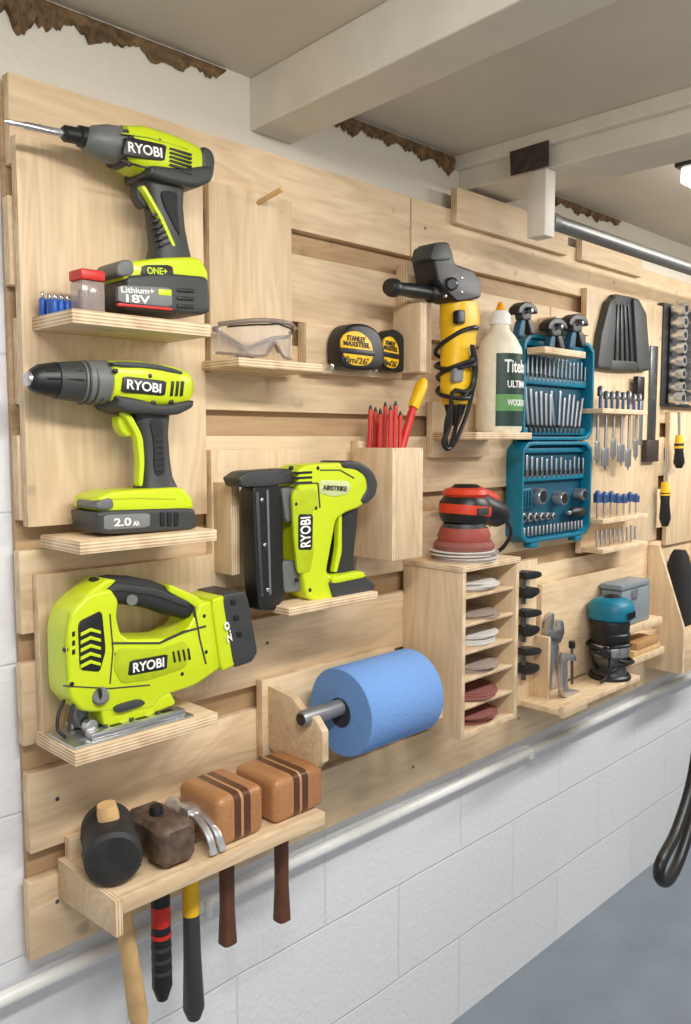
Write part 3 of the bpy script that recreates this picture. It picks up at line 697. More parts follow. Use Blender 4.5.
# ================= teal kit
KD0,KD1=DR,.072
kx0=P(524,390,KD1).x;kx1=P(594,390,KD1).x;kz1=P(524,332,KD1).z;kzm=P(522,441,KD1).z;kz0=P(520,545,KD1).z
thing('bit_set_case','open teal plastic drill bit case hung on the wall','tool case')
def tray(x0,x1,z0,z1):
    o=chaikin([(x0,z0),(x1,z0),(x1,z1),(x0,z1)],.08,2);k=.008
    i=chaikin([(x0+k,z0+k),(x1-k,z0+k),(x1-k,z1-k),(x0+k,z1-k)],.08,2)
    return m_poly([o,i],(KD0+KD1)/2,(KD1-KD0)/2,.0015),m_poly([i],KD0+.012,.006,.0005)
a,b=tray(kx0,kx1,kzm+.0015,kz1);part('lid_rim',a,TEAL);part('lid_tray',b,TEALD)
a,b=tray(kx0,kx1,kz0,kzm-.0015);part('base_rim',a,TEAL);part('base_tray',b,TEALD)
part('hinge',m_cyl((kx0+.02,-KD0-.01,kzm),(kx1-.02,-KD0-.01,kzm),.0045,10),TEALD)
for xx in(kx0+.04,kx1-.07):
    part('latch',m_box(xx,xx+.03,.05,.072,kz0-.012,kz0-.001,.002),TEAL)
kw=kx1-kx0;kh=kz1-kzm;kl=kzm-kz0
for t in(.06,.54,.90):part('insert_bar',m_box(kx0+.012,kx1-.012,KD0+.0185,KD0+.030,kzm+kh*t,kzm+kh*t+.016,.002),TEAL)
for t in(.60,.88):part('insert_bar',m_box(kx0+.012,kx1-.012,KD0+.0185,KD0+.030,kz0+kl*t,kz0+kl*t+.012,.002),TEAL)
part('insert_block',m_box(kx0+.015,kx0+.055,KD0+.0185,KD0+.034,kz0+kl*.34,kz0+kl*.54,.003),TEAL)
for i in range(3):part('insert_rib',m_box(kx0+.019+i*.012,kx0+.026+i*.012,KD0+.0342,KD0+.038,kz0+kl*.36,kz0+kl*.52,.001),TEALD)
done()
BITG=mat('bit_steel',(178,180,184),.3,.8)
def row(nm,lab,grp,n,xa,xb,dd,z0,z1,r,m,head=None,var=0,jit=0,fan=0):
    pr=None
    for i in range(n):
        xx=xa+(xb-xa)*i/max(1,n-1)
        if pr is None:
            thing(nm,lab,nm.replace('_',' '),grp)
            part('shank',m_cyl((xx,-dd,z0),(xx,-dd,z1),r,8),m)
            if head:head(xx)
            pr=done()
            if fan:pr.rotation_euler.y=-fan
        else:
            s=1-var*i/n;j=1-jit*random.random();dup(pr,(xx-xa,0,0),(s,s,s*j),roty=fan*(2*i/(n-1)-1))
def hd(xx):part('flute',m_lathe((xx,-dd_,hz0),(xx,-dd_,hz1),hp_,10),hm_)
dd_=KD0+.028;hm_=DSTEEL
random.seed(3)
hz0=kzm+kh*.08;hz1=kzm+kh*.16;hp_=[(0,.006),(.9,.006),(1,.004)];hm_=BLK
row('drill_bit','long steel drill bit fanned in the teal case','long bits in the case',13,kx0+.045,kx1-.045,dd_,hz1,kzm+kh*.52,.0042,BITG,hd,.10,.18,.20)
hz0=kzm+kh*.58;hz1=kzm+kh*.65;hp_=[(0,.0046),(.9,.0046),(1,.003)];hm_=DSTEEL
row('drill_bit','short steel drill bit held in the teal case','short drills in the case',16,kx0+.018,kx1-.018,dd_,hz1,kzm+kh*.90,.0031,BITG,hd,.35,.2)
hz0=kz0+kl*.64;hz1=kz0+kl*.73;hp_=[(0,.006),(1,.006)];hm_=DSTEEL
row('drill_bit','steel masonry bit clipped in the teal case','masonry bits in the case',14,kx0+.018,kx1-.018,dd_,hz1,kz0+kl*.90,.0038,BITG,hd,.3,.25)
pr=None
for i in range(3):
    xx=kx0+.086+i*(kw-.118)/2
    if pr is None:
        thing('hole_saw','round steel hole saw seated in the teal case','hole saw','hole saws in the case')
        part('cup',m_lathe((xx,-KD0-.019,kz0+kl*.45),(xx,-KD0-.044,kz0+kl*.45),[(0,.019),(.9,.019),(1,.017)],22),BITG)
        part('opening',m_lathe((xx,-KD0-.0441,kz0+kl*.45),(xx,-KD0-.045,kz0+kl*.45),[(0,.014),(1,.014)],20),BLK)
        pr=done()
    else:dup(pr,(xx-kx0-.086,0,0 if i%2==0 else -kl*.03),(1-.12*i,1,1-.12*i))
pr=None
for i in range(6):
    if pr is None:
        xx=kx0+.024
        thing('socket','small chrome nut driver socket seated in the case','socket','small sockets in the case')
        part('ring',m_lathe((xx,-KD0-.019,kz0+kl*.25),(xx,-KD0-.036,kz0+kl*.25),[(0,.011),(.9,.011),(1,.009)],16),BITG)
        part('opening',m_lathe((xx,-KD0-.0361,kz0+kl*.25),(xx,-KD0-.037,kz0+kl*.25),[(0,.0065),(1,.0065)],6),BLK)
        pr=done()
    else:dup(pr,(i*.025,0,0),(1-.06*i,1,1-.06*i))
thing('stubby_screwdriver','black and teal screwdriver handle lying in the case','screwdriver')
part('grip',m_lathe((kx1-.080,-.062,kz0+kl*.25),(kx1-.02,-.062,kz0+kl*.25),[(0,.008),(.2,.013),(.8,.013),(1,.009)],14),BLK)
part('collar',m_cyl((kx1-.095,-.062,kz0+kl*.25),(kx1-.080,-.062,kz0+kl*.25),.006,12),STEEL);done()
row('driver_bit','tiny steel driver bit clipped in the teal case','tiny bits in the case',18,kx0+.018,kx1-.018,dd_,kz0+kl*.06,kz0+kl*.15,.0034,BITG)
def sclamp(u,v,lab):
    thing('spring_clamp',lab,'clamp','clamps above the case')
    q=P(u,v,.09)
    part('jaw',m_prof([(u-10,v+2),(u-9,v-5),(u-3,v-10),(u+4,v-9),(u+9,v-4),(u+10,v+3),(u+6,v+1),(u+3,v-3),(u-3,v-3),(u-6,v+3)],.078,.105,.003,.18),BLK)
    part('arm',m_prof([(u-5,v-1),(u+4,v-2),(u+5,v+8),(u-4,v+9)],.082,.102,.003,.18),DARK)
    part('handle',m_prof([(u-5,v+8),(u+0,v+8),(u-2,v+26),(u-8,v+25)],.083,.1,.003,.18),TEALD)
    part('handle',m_prof([(u+1,v+8),(u+6,v+7),(u+10,v+22),(u+5,v+24)],.083,.1,.003,.18),BLK)
    part('spring_pin',m_cyl(q+Vector((0,-.014,0)),q+Vector((0,-.024,0)),.005,14),STEEL)
    done()
sclamp(523,312,'black spring clamp above the teal case');sclamp(553,328,'black spring clamp above the teal case');sclamp(574,324,'black spring clamp above the teal case')
thing('tool_holder','small plywood ledge above the teal case','tool holder')
pl('shelf',B(545,586,346,353,.075,.12),2);pl('back_panel',B(556,590,316,330,DR,.075),1);done()
# ================= bit rack
thing('bit_rack','plywood back board with narrow ledges for wood bits','tool rack')
rx0=kx1+.004;rx1=P(660,420,DB).x
pl('back_panel',m_box(rx0,rx1,DR,DB,P(588,552,DB).z,P(590,288,DB).z),1,'z')
LZ=[];DK=.105
for v in(408,520,550):
    z=P(600,v,DK).z;LZ.append(z)
    pl('ledge',m_box(P(603,v,DK).x,P(648,v,DK).x,DB,DK,z-.012,z),2)
done()
ex0=P(603,450,DK).x+.018;ex1=P(648,450,DK).x-.018
dd_=.085
hz0=LZ[0]+.03;hz1=LZ[0]+.055;hp_=[(0,.008),(.8,.008),(1,.004)];hm_=DSTEEL
row('router_bit','router bit with dark cutter standing on the ledge','router bits on the ledge',8,ex0,ex1,.085,LZ[0]+.0005,hz0,.004,mat('blue_steel',(70,100,150),.35,.6),hd,.12,.2)
# spade bits hang below: widths and lengths vary
pr=None
for i in range(6):
    xx=ex0+(ex1-ex0)*i/5;L_=[.125,.14,.118,.132,.145,.12][i];w_=[.010,.017,.013,.019,.015,.011][i]
    thing('flat_wood_bit','steel spade bit hanging below the ledge','flat wood bit','spade bits below the ledge')
    part('shank',m_cyl((xx,-.08,LZ[0]-.0125),(xx,-.08,LZ[0]-L_+.04),.0036,8),STEEL)
    part('blade',m_box(xx-w_,xx+w_,.0785,.0815,LZ[0]-L_,LZ[0]-L_+.045,.001),BITG)
    part('point',m_lathe((xx,-.08,LZ[0]-L_),(xx,-.08,LZ[0]-L_-.010),[(0,.004),(1,.0005)],6),BITG)
    done()
hz0=LZ[1]+.04;hz1=LZ[1]+.07;hp_=[(0,.011),(.7,.011),(1,.003)];hm_=MC['blue_steel']
row('flat_wood_bit','blue spade bit standing on the ledge','blue spade bits on the ledge',7,ex0,ex1,.085,LZ[1]+.0005,hz0,.003,STEEL,hd,.2,.1)
row('drill_bit','thin drill bit standing on the lowest ledge','thin bits on the ledge',10,ex0,ex1,.085,LZ[2]+.0005,LZ[2]+.045,.003,STEEL,None,0,.3)
thing('hex_key_set','flat black triangular holder with fanned hex keys','hex keys')
w1=part('holder',m_prof([(606,304),(612,294),(634,298),(642,312),(644,340),(648,371),(620,371),(594,369),(598,335)],DB+.0005,.060,.003,.08),BLK)
part('side_wing',m_prof([(606,302),(613,296),(612,330),(608,369),(594,368),(598,335)],DB+.0005,.067,.003,.08),DARK,under=w1)
part('side_wing',m_prof([(630,299),(635,299),(643,314),(645,342),(648,370),(634,371),(632,335)],DB+.0005,.067,.003,.08),DARK,under=w1)
part('lower_bar',m_prof([(606,360),(634,362),(634,371),(606,370)],DB+.0005,.066,.002,.1),DARK,under=w1)
KS=mat('hex_key_steel',(70,72,76),.3,.8)
for i in range(5):
    part('hex_key',m_cyl(P(610+i*5.2,362,.062),P(614.5+i*3.4,304+i*.4,.062),.0028-.0002*i,6,.01),KS,under=w1)
done()
thing('socket_rail','dark panel with two rails of chrome sockets','socket rack')
sx0=P(663,350,.05).x;sx1=P(712,350,.05).x;sz0=P(664,406,.05).z;sz1=P(664,302,.05).z
part('back_panel',m_box(sx0,sx1,DR,.05,sz0,sz1,.003),mat('dark_tray',(50,50,52),.55))
part('rail',m_box(sx0+.03,sx0+.05,.05,.056,sz0+.01,sz1-.01,.001),BLK);part('rail',m_box(sx0+.12,sx0+.14,.05,.056,sz0+.01,sz1-.01,.001),BLK)
done()
CHR=mat('polished_steel',(220,221,223),.22,.75)
pr=None
for j,xo in enumerate((.04,.13)):
    for i in range(8):
        z=sz0+.022+i*(sz1-sz0-.04)/7
        if pr is None:
            thing('socket','chrome wrench socket clipped on a rail','socket','sockets on the rail')
            part('shell',m_lathe((sx0+xo,-.0565,z),(sx0+xo,-.095,z),[(0,.013),(.45,.013),(.5,.018),(1,.0175)],18),CHR)
            part('opening',m_lathe((sx0+xo,-.0951,z),(sx0+xo,-.096,z),[(0,.010),(1,.010)],6),BLK)
            pr=done();pz0=z
        else:
            s=.75+.035*i;dup(pr,(xo-.04,0,z-pz0),(s,1,s))
thing('try_square','dark steel try square hanging on the wall','square')
part('blade',B(650,657,345,440,.046,.05,.0006),DSTEEL);part('stock',B(647,659,440,462,.046,.062,.002),mat('dark_stock',(58,46,40)));done()
thing('tool_holder','plywood board for hand tools','tool holder')
pl('back_panel',B(668,735,412,545,DR,.042),1,'z');done()
def sdrv(u,v0,v1,m,lab):
    thing('screwdriver',lab,'screwdriver','screwdrivers on the wall')
    part('shaft',m_cyl(P(u,v0,.07),P(u,(v0+v1)/2,.07),.004,8),STEEL)
    part('grip',m_lathe(P(u,(v0+v1)/2,.07),P(u,v1,.07),[(0,.008),(.15,.014),(.4,.012),(.8,.016),(1,.009)],14),m)
    part('collar',m_lathe(P(u,(v0+v1)/2-5,.07),P(u,(v0+v1)/2+8,.07),[(0,.009),(1,.0145)],14),YEL)
    done()
sdrv(665,448,526,BLK,'black and yellow screwdriver hanging blade up')
sdrv(679,412,468,BLK,'black screwdriver hanging beside the sockets')
thing('chisel','black handled chisel hanging on the wall','chisel')
part('blade',B(640,643,400,445,.06,.064,.0005),STEEL);part('handle',B(638,645,376,400,.055,.07,.003),BLK);done()
thing('tool_bin','plywood bin with slanted sides hung low on the wall','box')
qx=P(647,600,.031).x
bzT=P(647,545,.031).z;bzB=P(688,672,.14).z;bzF=P(688,628,.14).z
sh=[(DR,bzT),(.06,bzT),(.14,bzF),(.14,bzB),(DR,bzB)]
pl('side_panel',m_plate(sh,qx,qx+.012),0,'z');pl('side_panel',m_plate(sh,qx+.3,qx+.312),0,'z')
pl('front_panel',m_box(qx+.012,qx+.3,.128,.14,bzB,bzF),1);pl('base_panel',m_box(qx+.012,qx+.3,.031,.128,bzB,bzB+.012),2)
done()
thing('work_bag','black fabric tool bag sitting in the plywood bin','bag')
bxm=qx+.09
part('work_bag',m_lathe((bxm,-.078,bzB+.0125),(bxm+.01,-.078,bzT-.02),[(0,.036),(.1,.042),(.5,.044),(.8,.036),(.95,.024),(1,.016)],20,2.6),mat('black_fabric',(34,34,36),.9,bump=.4));done()
thing('vacuum_hose','black flexible vacuum hose looped down over the floor','hose')
part('vacuum_hose',m_tube([P(705,640,.35),P(700,720,.35),P(692,780,.36),P(677,830,.38),P(662,860,.4),P(659,876,.4),P(668,880,.4),P(682,852,.38),P(700,790,.36),P(716,730,.35)],.012,12,6),BLK);done()
# ================= sanding tower
dA,dB_=DR,.174
tx0=P(462,650,dB_).x;tx1=P(518,650,dB_).x;tz1=P(462,573,dB_).z;tz0=P(463,740,dB_).z;th=.011
thing('sanding_disc_rack','open plywood tower with small shelves for sanding discs','shelf unit')
pl('side_panel',m_box(tx0,tx0+th,dA,dB_,tz0,tz1),0,'z');pl('side_panel',m_box(tx1-th,tx1,dA,dB_,tz0,tz1),0,'z')
pl('top_panel',m_box(tx0-.002,tx1+.002,dA,dB_+.002,tz1,tz1+.011),2)
pl('base_panel',m_box(tx0+th,tx1-th,dA,dB_,tz0,tz0+.011),2)
pl('back_panel',m_box(tx0+th,tx1-th,dA,dA+.006,tz0+.011,tz1),1,'z')
ph=(tz1-tz0)/6
SH=[tz0+.011]
for i in range(1,6):
    z=tz0+ph*i;pl('shelf',m_box(tx0+th,tx1-th,dA+.006,dB_-.004,z,z+.007),2);SH.append(z+.007)
done()
SD=[mat('sanding_red',(146,90,82),.9,bump=.5,scale=300),mat('sanding_white',(216,212,206),.9),mat('sanding_grey',(164,146,136),.9)]
cx=(tx0+tx1)/2;cy=-(.112)
for k in range(3):
    pr=None
    for lv in range(6):
        if [0,0,2,1,2,1][lv]!=k:continue
        for j in range([6,4,5,7,3,6][lv]):
            z=SH[lv]+.0005+j*.0030
            if pr is None:
                thing('sanding_disc',['brick red','white backed','grey brown'][k]+' sanding disc stacked on a small shelf','sanding disc','sanding discs in the tower')
                part('sanding_disc',m_lathe((cx,cy,z),(cx,cy,z+.0024),[(0,.058),(1,.058)],28),SD[(k)]);pr=done();b0=pr.location.copy()
            else:dup(pr,(random.uniform(-.009,.009),random.uniform(-.009,.006),z+.0012-b0.z))
zc=tz1+.0115;sxx=cx-.012;sy=-.115
pr=None
for j in range(7):
    if pr is None:
        thing('sanding_disc','pale sanding disc stacked on top of the tower','sanding disc','sanding discs on the tower')
        part('sanding_disc',m_lathe((sxx,sy,zc),(sxx,sy,zc+.0022),[(0,.064),(1,.064)],30),SD[1]);pr=done()
    else:
        n_=dup(pr,(random.uniform(-.006,.006),random.uniform(-.005,.004),j*.003))
        if j%2:n_.material_slots[0].link='OBJECT';n_.material_slots[0].material=SD[2]
zc+=.0210
thing('orbital_sander','red and black orbital sander resting on a stack of discs','sander')
part('pad',m_lathe((sxx,sy,zc),(sxx,sy,zc+.016),[(0,.058),(.5,.060),(1,.054)],30),SD[0])
part('skirt',m_lathe((sxx,sy,zc+.016),(sxx,sy,zc+.042),[(0,.050),(.4,.052),(1,.046)],26),mat('faded_red',(160,74,62),.6))
part('skirt_ring',m_lathe((sxx,sy,zc+.042),(sxx,sy,zc+.050),[(0,.043),(1,.041)],26),DARK)
bd=part('body',m_lathe((sxx,sy,zc+.050),(sxx+.004,sy,zc+.100),[(0,.041),(.25,.047),(.75,.048),(1,.040)],26,2.4),BLK)
part('body_panel',m_lathe((sxx+.001,sy,zc+.066),(sxx+.003,sy,zc+.084),[(0,.0478),(.5,.0488),(1,.0484)],26,2.4),mat('orange_red_plastic',(212,64,38),.4),under=bd)
part('rating_label',m_box(sxx-.022,sxx+.012,-sy+.047,-sy+.0495,zc+.068,zc+.082,.0006),DARK,under=bd)
part('grip_cap',m_lathe((sxx+.004,sy,zc+.100),(sxx+.004,sy,zc+.122),[(0,.041),(.3,.046),(.7,.041),(1,.018)],26),MC['orange_red_plastic'],under=bd)
part('cap_inset',m_lathe((sxx+.004,sy,zc+.1165),(sxx+.004,sy,zc+.1245),[(0,.032),(1,.022)],20),BLK,under=bd)
part('rear_grip',m_lathe((sxx+.02,sy,zc+.085),(sxx+.11,sy-.02,zc+.055),[(0,.034),(.4,.030),(.8,.026),(1,.014)],18),BLK)
part('grip_accent',m_lathe((sxx+.03,sy,zc+.104),(sxx+.09,sy-.014,zc+.086),[(0,.02),(.8,.017),(1,.006)],14),MC['orange_red_plastic'])
part('cord',m_tube([(sxx+.10,sy-.02,zc+.06),(sxx+.13,sy-.02,zc+.02),(sxx+.125,sy+.01,zc-.02),(sxx+.10,sy+.05,zc-.01),(sxx+.09,sy+.06,zc+.05),(sxx+.05,sy+.05,zc+.09),(sxx+.0,sy+.05,zc+.06)],.0042),BLK)
done()
# ================= paper roll
RC=.140
a=P(340,709,RC);rr=.074
ex=P(412,692,RC).x
thing('roll_holder','plywood brackets with a metal pipe holding a blue paper roll','roll holder')
zx=a.z
brx=P(268,715,.045).x
pl('back_panel',m_box(brx-.012,ex+.06,DR,.045,zx-.085,zx+.045),1)
shape=[(.045,zx-.070),(.045,zx+.035),(RC-.035,zx+.028),(RC-.014,zx+.012),(RC+.018,zx+.006),(RC+.036,zx-.012),(RC+.036,zx-.060),(RC+.016,zx-.080),(.10,zx-.085)]
pl('bracket',m_plate(shape,brx,brx+.014,.001),0)
pl('bracket',m_plate(shape,ex+.03,ex+.044,.001),0)
part('pipe',m_cyl((brx-.012,-RC,zx+.003),(ex+.055,-RC,zx+.003),.0135,20,.01),PIPE)
part('pipe_bore',m_lathe((brx-.0122,-RC,zx+.003),(brx-.0132,-RC,zx+.003),[(0,.0095),(1,.0095)],18),BLK)
done()
BP=mat('blue_paper',(114,156,216),.9,var=.04,bump=.6,scale=200)
thing('paper_roll','thick blue paper towel roll on a metal pipe','paper roll')
zr=zx-.006
rl=part('paper',m_lathe((a.x,-RC,zr),(ex,-RC,zr),[(0,.024),(0.0005,rr*.97),(.015,rr),(.985,rr),(.9995,rr*.97),(1,.024)],56),BP)
part('core',m_lathe((a.x-.001,-RC,zr),(ex+.001,-RC,zr),[(0,.0245),(1,.0245)],24),mat('dull_core',(44,46,60),.9))
done()
# ================= hammer shelf
DH0,DH1=.045,.172
hx0=P(118,903,DH1).x;hx1=P(320,826,DH1).x;HZ=P(118,896,DH1).z
ga,gb=.092,.126
def zat(u,v):return P(u,v,.109).z
HX=dict(m1=P(112,862,.109).x,m2=P(157,850,.109).x,m3=P(190,845,.109).x,m4=P(226,815,.109).x,m5=P(281,795,.109).x)
thing('hammer_rack','plywood ledge with slots holding hammers and mallets','tool rack')
ms=[m_box(hx0,hx1,DH0,ga,HZ-.014,HZ,0),m_box(hx0,hx1,gb,DH1,HZ-.014,HZ,0)]
SL=[(HX['m1']-.016,HX['m1']+.036)]+[(HX[k]-.017,HX[k]+.017) for k in('m2','m3','m4','m5')]
xs=[hx0]+[q for s_ in SL for q in s_]+[hx1]
for i in range(0,len(xs),2):
    if xs[i+1]>xs[i]:ms.append(m_box(xs[i],xs[i+1],ga,gb,HZ-.014,HZ,0))
pl('shelf',J(*ms),2,smooth=False)
pl('front_lip',m_box(hx0,hx1,DH1,DH1+.012,HZ-.020,HZ+.001),1)
pl('side_panel',m_plate([(DR,HZ+.001),(DH1+.012,HZ+.001),(DH1+.012,HZ-.046),(DR,HZ-.056)],hx0-.011,hx0),0)
pl('back_panel',m_box(hx0,hx1,DR,DH0,HZ-.06,HZ+.03),1)
done()
yc=-.109
x=HX['m1'];ax_=Vector((-sin(radians(24)),-cos(radians(24)),-.04)).normalized()
xb_=P(140,1022,.109).x
thing('rubber_mallet','black rubber mallet with pale wooden handle hanging through the shelf','mallet')
hc=Vector((x-.002,yc,HZ+.041))
part('head',m_lathe(hc-ax_*.050,hc+ax_*.052,[(0,.031),(.05,.035),(.28,.037),(.33,.035),(.67,.035),(.72,.038),(.95,.037),(1,.032)],32),mat('worn_black_rubber',(40,40,41),.6,var=.3,bump=.3,scale=40))
zT=HZ+.094;zB=zat(146,1022);xT=x-.006
part('handle',m_lathe((xT,yc,zT),(xb_,yc,zB),[(0,.0125),(.04,.0145),(.25,.012),(.6,.012),(.95,.014),(1,.010)],16),WOOD)
done()
x=HX['m2']
thing('club_hammer','rusty club hammer with red and black grip hanging through the shelf','hammer')
part('head',m_lathe((x,-.066,HZ+.031),(x,-.168,HZ+.031),[(0,.022),(.08,.028),(.32,.030),(.42,.026),(.58,.026),(.68,.030),(.92,.029),(1,.023)],8,5),mat('rusty_steel',(112,94,82),.55,.5,var=.4,bump=.5))
part('handle',m_cyl((x,yc,HZ+.068),(x+.004,yc,HZ-.03),.010,12),BLK)
gr=part('grip',m_lathe((x+.004,yc,HZ-.02),(x+.004,yc,zat(160,1000)),[(0,.011),(.1,.0133),(.9,.0145),(1,.008)],16),BLK)
part('grip_band',m_lathe((x+.004,yc,zat(157,906)),(x+.004,yc,zat(157,926)),[(0,.0138),(1,.0140)],16),RED,under=gr)
for i in range(4):
    part('grip_rib',m_lathe((x+.004,yc,zat(157,934+i*12)),(x+.004,yc,zat(157,938+i*12)),[(0,.0145),(1,.0145)],16),RED if i==0 else DARK,under=gr)
done()
x=HX['m3']
thing('claw_hammer','polished steel claw hammer with a yellow and black grip','hammer')
part('poll',m_lathe((x,-.098,HZ+.038),(x,-.060,HZ+.036),[(0,.012),(.35,.010),(.5,.013),(.95,.0135),(1,.011)],18),CHR)
part('cheek',m_box(x-.013,x+.013,.094,.124,HZ+.024,HZ+.052,.004),CHR)
for s in(-1,1):
    part('claw',m_tube([(x+s*.0055,-.118,HZ+.042),(x+s*.0060,-.138,HZ+.042),(x+s*.0066,-.156,HZ+.034),(x+s*.0072,-.170,HZ+.020),(x+s*.0078,-.178,HZ+.004)],.0056,10,6,flat=.0034),CHR)
part('neck',m_cyl((x,yc,HZ+.04),(x,yc,HZ-.02),.0085,12),CHR)
gr=part('grip',m_lathe((x,yc,zat(188,915)),(x+.002,yc,zat(190,1020)),[(0,.012),(.4,.013),(.9,.016),(1,.010)],16),DARK)
part('grip_collar',m_lathe((x,yc,HZ-.02),(x,yc,zat(188,915)),[(0,.0115),(1,.0128)],16),YEL)
done()
def wm(k,uL,uR,lab,hb,ht):
    x=HX[k]
    thing('wooden_mallet',lab,'mallet','striped wooden mallets on the shelf')
    xa=P(uL,800,.168).x;xb=P(uR,800,.168).x
    part('head',m_box(xa,xb,.066,.168,HZ+.0005,HZ+ht,.012,5),stripes())
    part('handle',m_lathe((x,yc,HZ+.0003),(x,yc,hb),[(0,.0105),(.7,.010),(1,.0125)],16,3.5),WALN)
    done()
wm('m4',218,265,'laminated oak and walnut mallet beside the claw hammer',zat(224,944),.073)
wm('m5',275,325,'laminated oak and walnut mallet at the end of the ledge',zat(276,922),.069)
# ================= lower cluster
def qclamp(u,v,lab):
    thing('bar_clamp',lab,'clamp','black clamps beside the tower')
    part('bar',m_prof([(u,v),(u+3,v),(u+3,v+34),(u,v+34)],.06,.066,.0005,it=0),DSTEEL)
    part('jaw',m_prof([(u-2,v+2),(u+14,v),(u+16,v+6),(u+6,v+9),(u-2,v+9)],.0485,.075,.002),BLK)
    part('slide',m_prof([(u-2,v+18),(u+12,v+16),(u+14,v+22),(u+6,v+28),(u-2,v+28)],.0485,.075,.002),BLK)
    done()
thing('tool_holder','narrow plywood board for clamps','tool holder')
pl('back_panel',B(518,536,562,706,DR,.048),1,'z');done()
for i,v in enumerate((570,608,646)):qclamp(522,v,'small black bar clamp hung beside the plywood tower')
DV=.15
thing('tool_holder','plywood board with a low ledge for a trim router','tool holder')
pl('back_panel',B(541,620,585,690,DR,.045),1)
Z7=P(556,712,DV).z
vx0=P(560,712,DV).x;vx1=P(640,690,DV).x
pl('shelf',m_box(vx0,vx1,.045,DV,Z7-.014,Z7),2)
pl('front_lip',m_box(vx0-.004,vx0+.10,DV,DV+.012,Z7-.016,Z7+.01),1)
sxa=P(545,660,.07).x
pl('slotted_block',m_box(sxa-.012,sxa,.045,.085,P(545,700,.07).z,P(545,636,.07).z),0,'z')
done()
q=P(609,692,.10);
thing('trim_router','teal and black corded trim router standing on the ledge','router')
rx=q.x
part('base',m_lathe((rx,-.10,Z7+.0005),(rx,-.10,Z7+.012),[(0,.052),(.6,.052),(1,.048)],26),BLK)
part('base_column',m_lathe((rx,-.10,Z7+.012),(rx,-.10,Z7+.060),[(0,.042),(.5,.038),(1,.044)],26),DSTEEL)
part('clamp_ring',m_lathe((rx,-.10,Z7+.060),(rx,-.10,Z7+.088),[(0,.046),(.5,.049),(1,.046)],26),STEEL)
part('collet_housing',m_lathe((rx,-.10,Z7+.088),(rx,-.10,Z7+.148),[(0,.044),(.15,.048),(.45,.048),(.5,.045),(.9,.047),(1,.045)],26),BLK)
bd=part('motor_housing',m_lathe((rx,-.10,Z7+.148),(rx,-.10,Z7+.205),[(0,.046),(.1,.053),(.5,.054),(.78,.049),(.93,.038),(1,.026)],28,2.5),TEAL)
for i in range(5):
    part('vent',m_box(rx-.022+i*.009,rx-.018+i*.009,.1535,.1560,Z7+.158,Z7+.174,.0004),BLK,under=bd)
part('cap_inset',m_lathe((rx,-.10,Z7+.2055),(rx,-.10,Z7+.210),[(0,.022),(1,.016)],20),BLK,under=bd)
part('knob',m_cyl((rx-.042,-.11,Z7+.075),(rx-.070,-.125,Z7+.075),.013,14),BLK)
cpts=[]
for i in range(30):
    t=i*.62;rad=.052+.012*sin(i*1.7);cpts.append(Vector((rx+rad*cos(t),-.10-rad*.84*sin(t),Z7+.022+.0026*i+.010*sin(i*.9))))
cpts+=[Vector((rx-.055,-.13,Z7+.05)),Vector((rx-.07,-.13,Z7+.02)),Vector((rx-.085,-.12,Z7+.008))]
part('cord',m_tube(cpts,.0048,8,3),BLK)
done()
thing('adjustable_wrench','tall steel adjustable wrench hanging head up','wrench')
part('jaw',m_prof([(544,634),(545,622),(548,614),(552,612),(551,622),(550,628),(555,629),(557,619),(561,621),(562,632),(559,641),(553,646),(547,642)],.046,.062,.002,.15),STEEL)
part('handle',m_prof([(549,642),(558,644),(556,672),(558,700),(551,702),(550,672)],.048,.058,.002,.12,holes=[[(552,688),(556,688),(556,697),(553,698)]]),STEEL)
part('adjuster',m_lathe(P(549,638,.064),P(557,640,.064),[(0,.005),(1,.005)],12),DSTEEL)
done()
thing('marking_gauge','steel clamp tool with screw standing on the ledge','hand tool')
part('frame',m_prof([(560,652),(574,654),(574,661),(565,660),(566,688),(578,690),(578,697),(560,697)],.10,.114,.002,.1),STEEL)
part('screw_rod',m_cyl(P(572,646,.107),P(572,684,.107),.0035,10),DSTEEL)
part('knob',m_cyl(P(572,648,.107),P(572,641,.107),.008,12),BLK);done()
thing('metal_case','small grey metal case on the wall ledge','box')
part('case_body',B(622,650,592,628,.05,.11,.004),mat('grey_painted_metal',(132,142,150),.4));part('lid',B(622,650,586,591.5,.05,.111,.003),mat('grey_painted_metal',(132,142,150)))
part('clasp',B(633,638,590,600,.111,.114,.001),STEEL);done()
thing('tool_holder','small plywood step ledge below the metal case','tool holder')
pl('shelf',B(626,662,629,636,DR,.12),2);pl('shelf',B(630,664,660,667,DR,.12),2);pl('back_panel',B(634,656,637,659,DR,.06),1);done()
for v0,v1,uu,nm in((652,659.5,(634,660),'pale'),(644,651.5,(637,658),'darker')):
    thing('wood_block',nm+' offcut wood block stacked on the step ledge','wood block','offcut blocks on the step ledge')
    part('wood_block',B(uu[0],uu[1],v0,v1,.062,.118,.0015),WOOD if nm=='pale' else mat('tan_wood',(182,138,92),.6,var=.15));done()
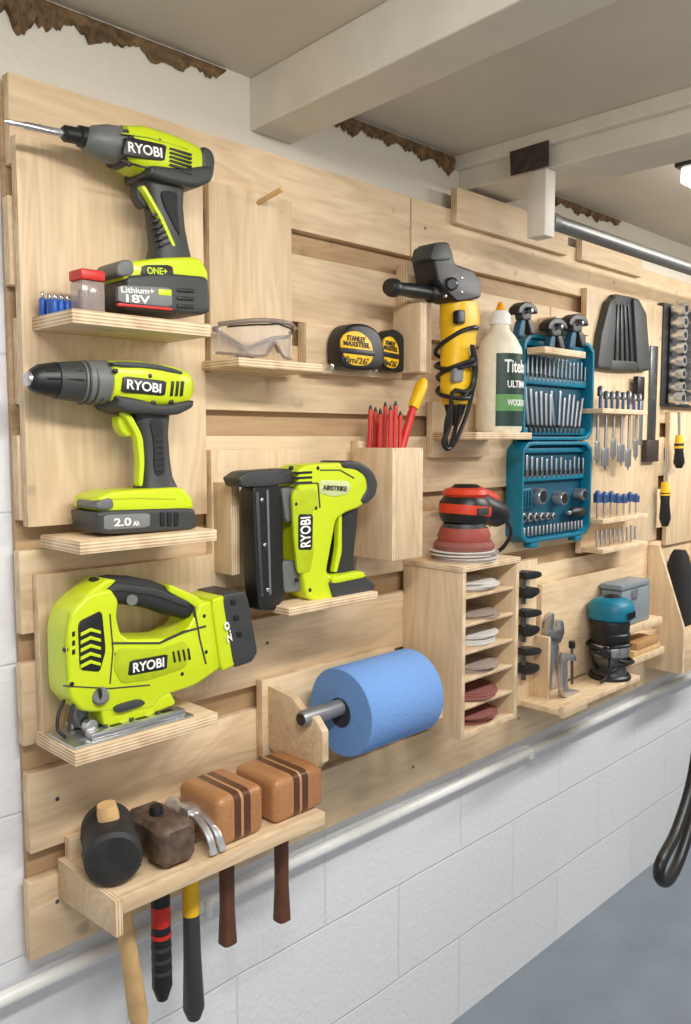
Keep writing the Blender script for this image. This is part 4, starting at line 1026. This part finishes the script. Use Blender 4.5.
# ================= ceiling fittings
thing('fluorescent_lamp','slim grey tube lamp mounted on a short white timber block','lamp')
q=P(553,222,.2)
ebx=P(543,205,.21).x
part('timber_block',m_box(ebx,ebx+.035,.175,.215,P(545,236,.21).z,zb2-.0005,.002),BEAMW)
part('tube',m_cyl((ebx+.036,q.y,q.z),(q.x+1.7,q.y,q.z),.015,20,.004),mat('dull_metal_tube',(128,128,126),.38,.55))
part('end_cap',m_cyl((ebx+.0355,q.y,q.z),(ebx+.06,q.y,q.z),.017,20,.05),GREY)
done()
thing('beam_tape','patch of black tape stuck on the ceiling beam','tape')
xb=x2-.0185
A=PX(510,152,xb);Bq=PX(549,140,xb);Cq=PX(549,166,xb);Dq=PX(511,176,xb)
part('beam_tape',m_plate([(-A.y,A.z),(-Bq.y,Bq.z),(-Cq.y,Cq.z),(-Dq.y,Dq.z)],xb-.0015,xb+.0005,.0003),mat('brown_black_tape',(66,56,48),.8,var=.4));done()
thing('ceiling_light','lit panel light in a dark frame under the ceiling','lamp')
q=PZ(674,168,ZC-.03)
part('frame',m_box(q.x,q.x+1.2,-q.y-0.0,-q.y+.16,ZC-.03,ZC-.001,.003),DARK)
part('diffuser',m_box(q.x+.01,q.x+1.19,-q.y+.01,-q.y+.15,ZC-.060,ZC-.0305,.002),mat('lit_diffuser',(255,250,240),.5,emit=6))
done()
# ================= LIGHTS
def area(x,y,z,sx,sy,e,rot=(0,0,0),c=(1,.975,.94)):
    l=bpy.data.lights.new('lamp_and_fill_light','AREA');l.shape='RECTANGLE';l.size=sx;l.size_y=sy;l.energy=e;l.color=c
    o=bpy.data.objects.new('lamp_and_fill_light',l);o.location=(x,y,z);o.rotation_euler=rot;S.collection.objects.link(o)
area(.5,-1.05,ZC-.05,1.3,.12,22,(radians(18),0,0))
area(2.6,-.95,ZC-.05,1.3,.12,23,(radians(18),0,0))
area(.2,-2.4,1.3,1.8,1.2,6,(radians(80),0,radians(-25)))  # added fill light behind the camera, not a lamp of the workshop
w=bpy.data.worlds.new('World');S.world=w;w.use_nodes=True
w.node_tree.nodes['Background'].inputs[0].default_value=(1,.98,.95,1);w.node_tree.nodes['Background'].inputs[1].default_value=.44
S.view_settings.view_transform='Standard';S.view_settings.look='None'
# ================= CAMERA
cd=bpy.data.cameras.new('camera');co=bpy.data.objects.new('camera',cd);S.collection.objects.link(co)
cd.sensor_fit='HORIZONTAL';cd.sensor_width=36;cd.lens=36*F/691;cd.clip_start=.02
co.location=CAM;co.rotation_euler=(radians(90)-PT,0,radians(-45));S.camera=co
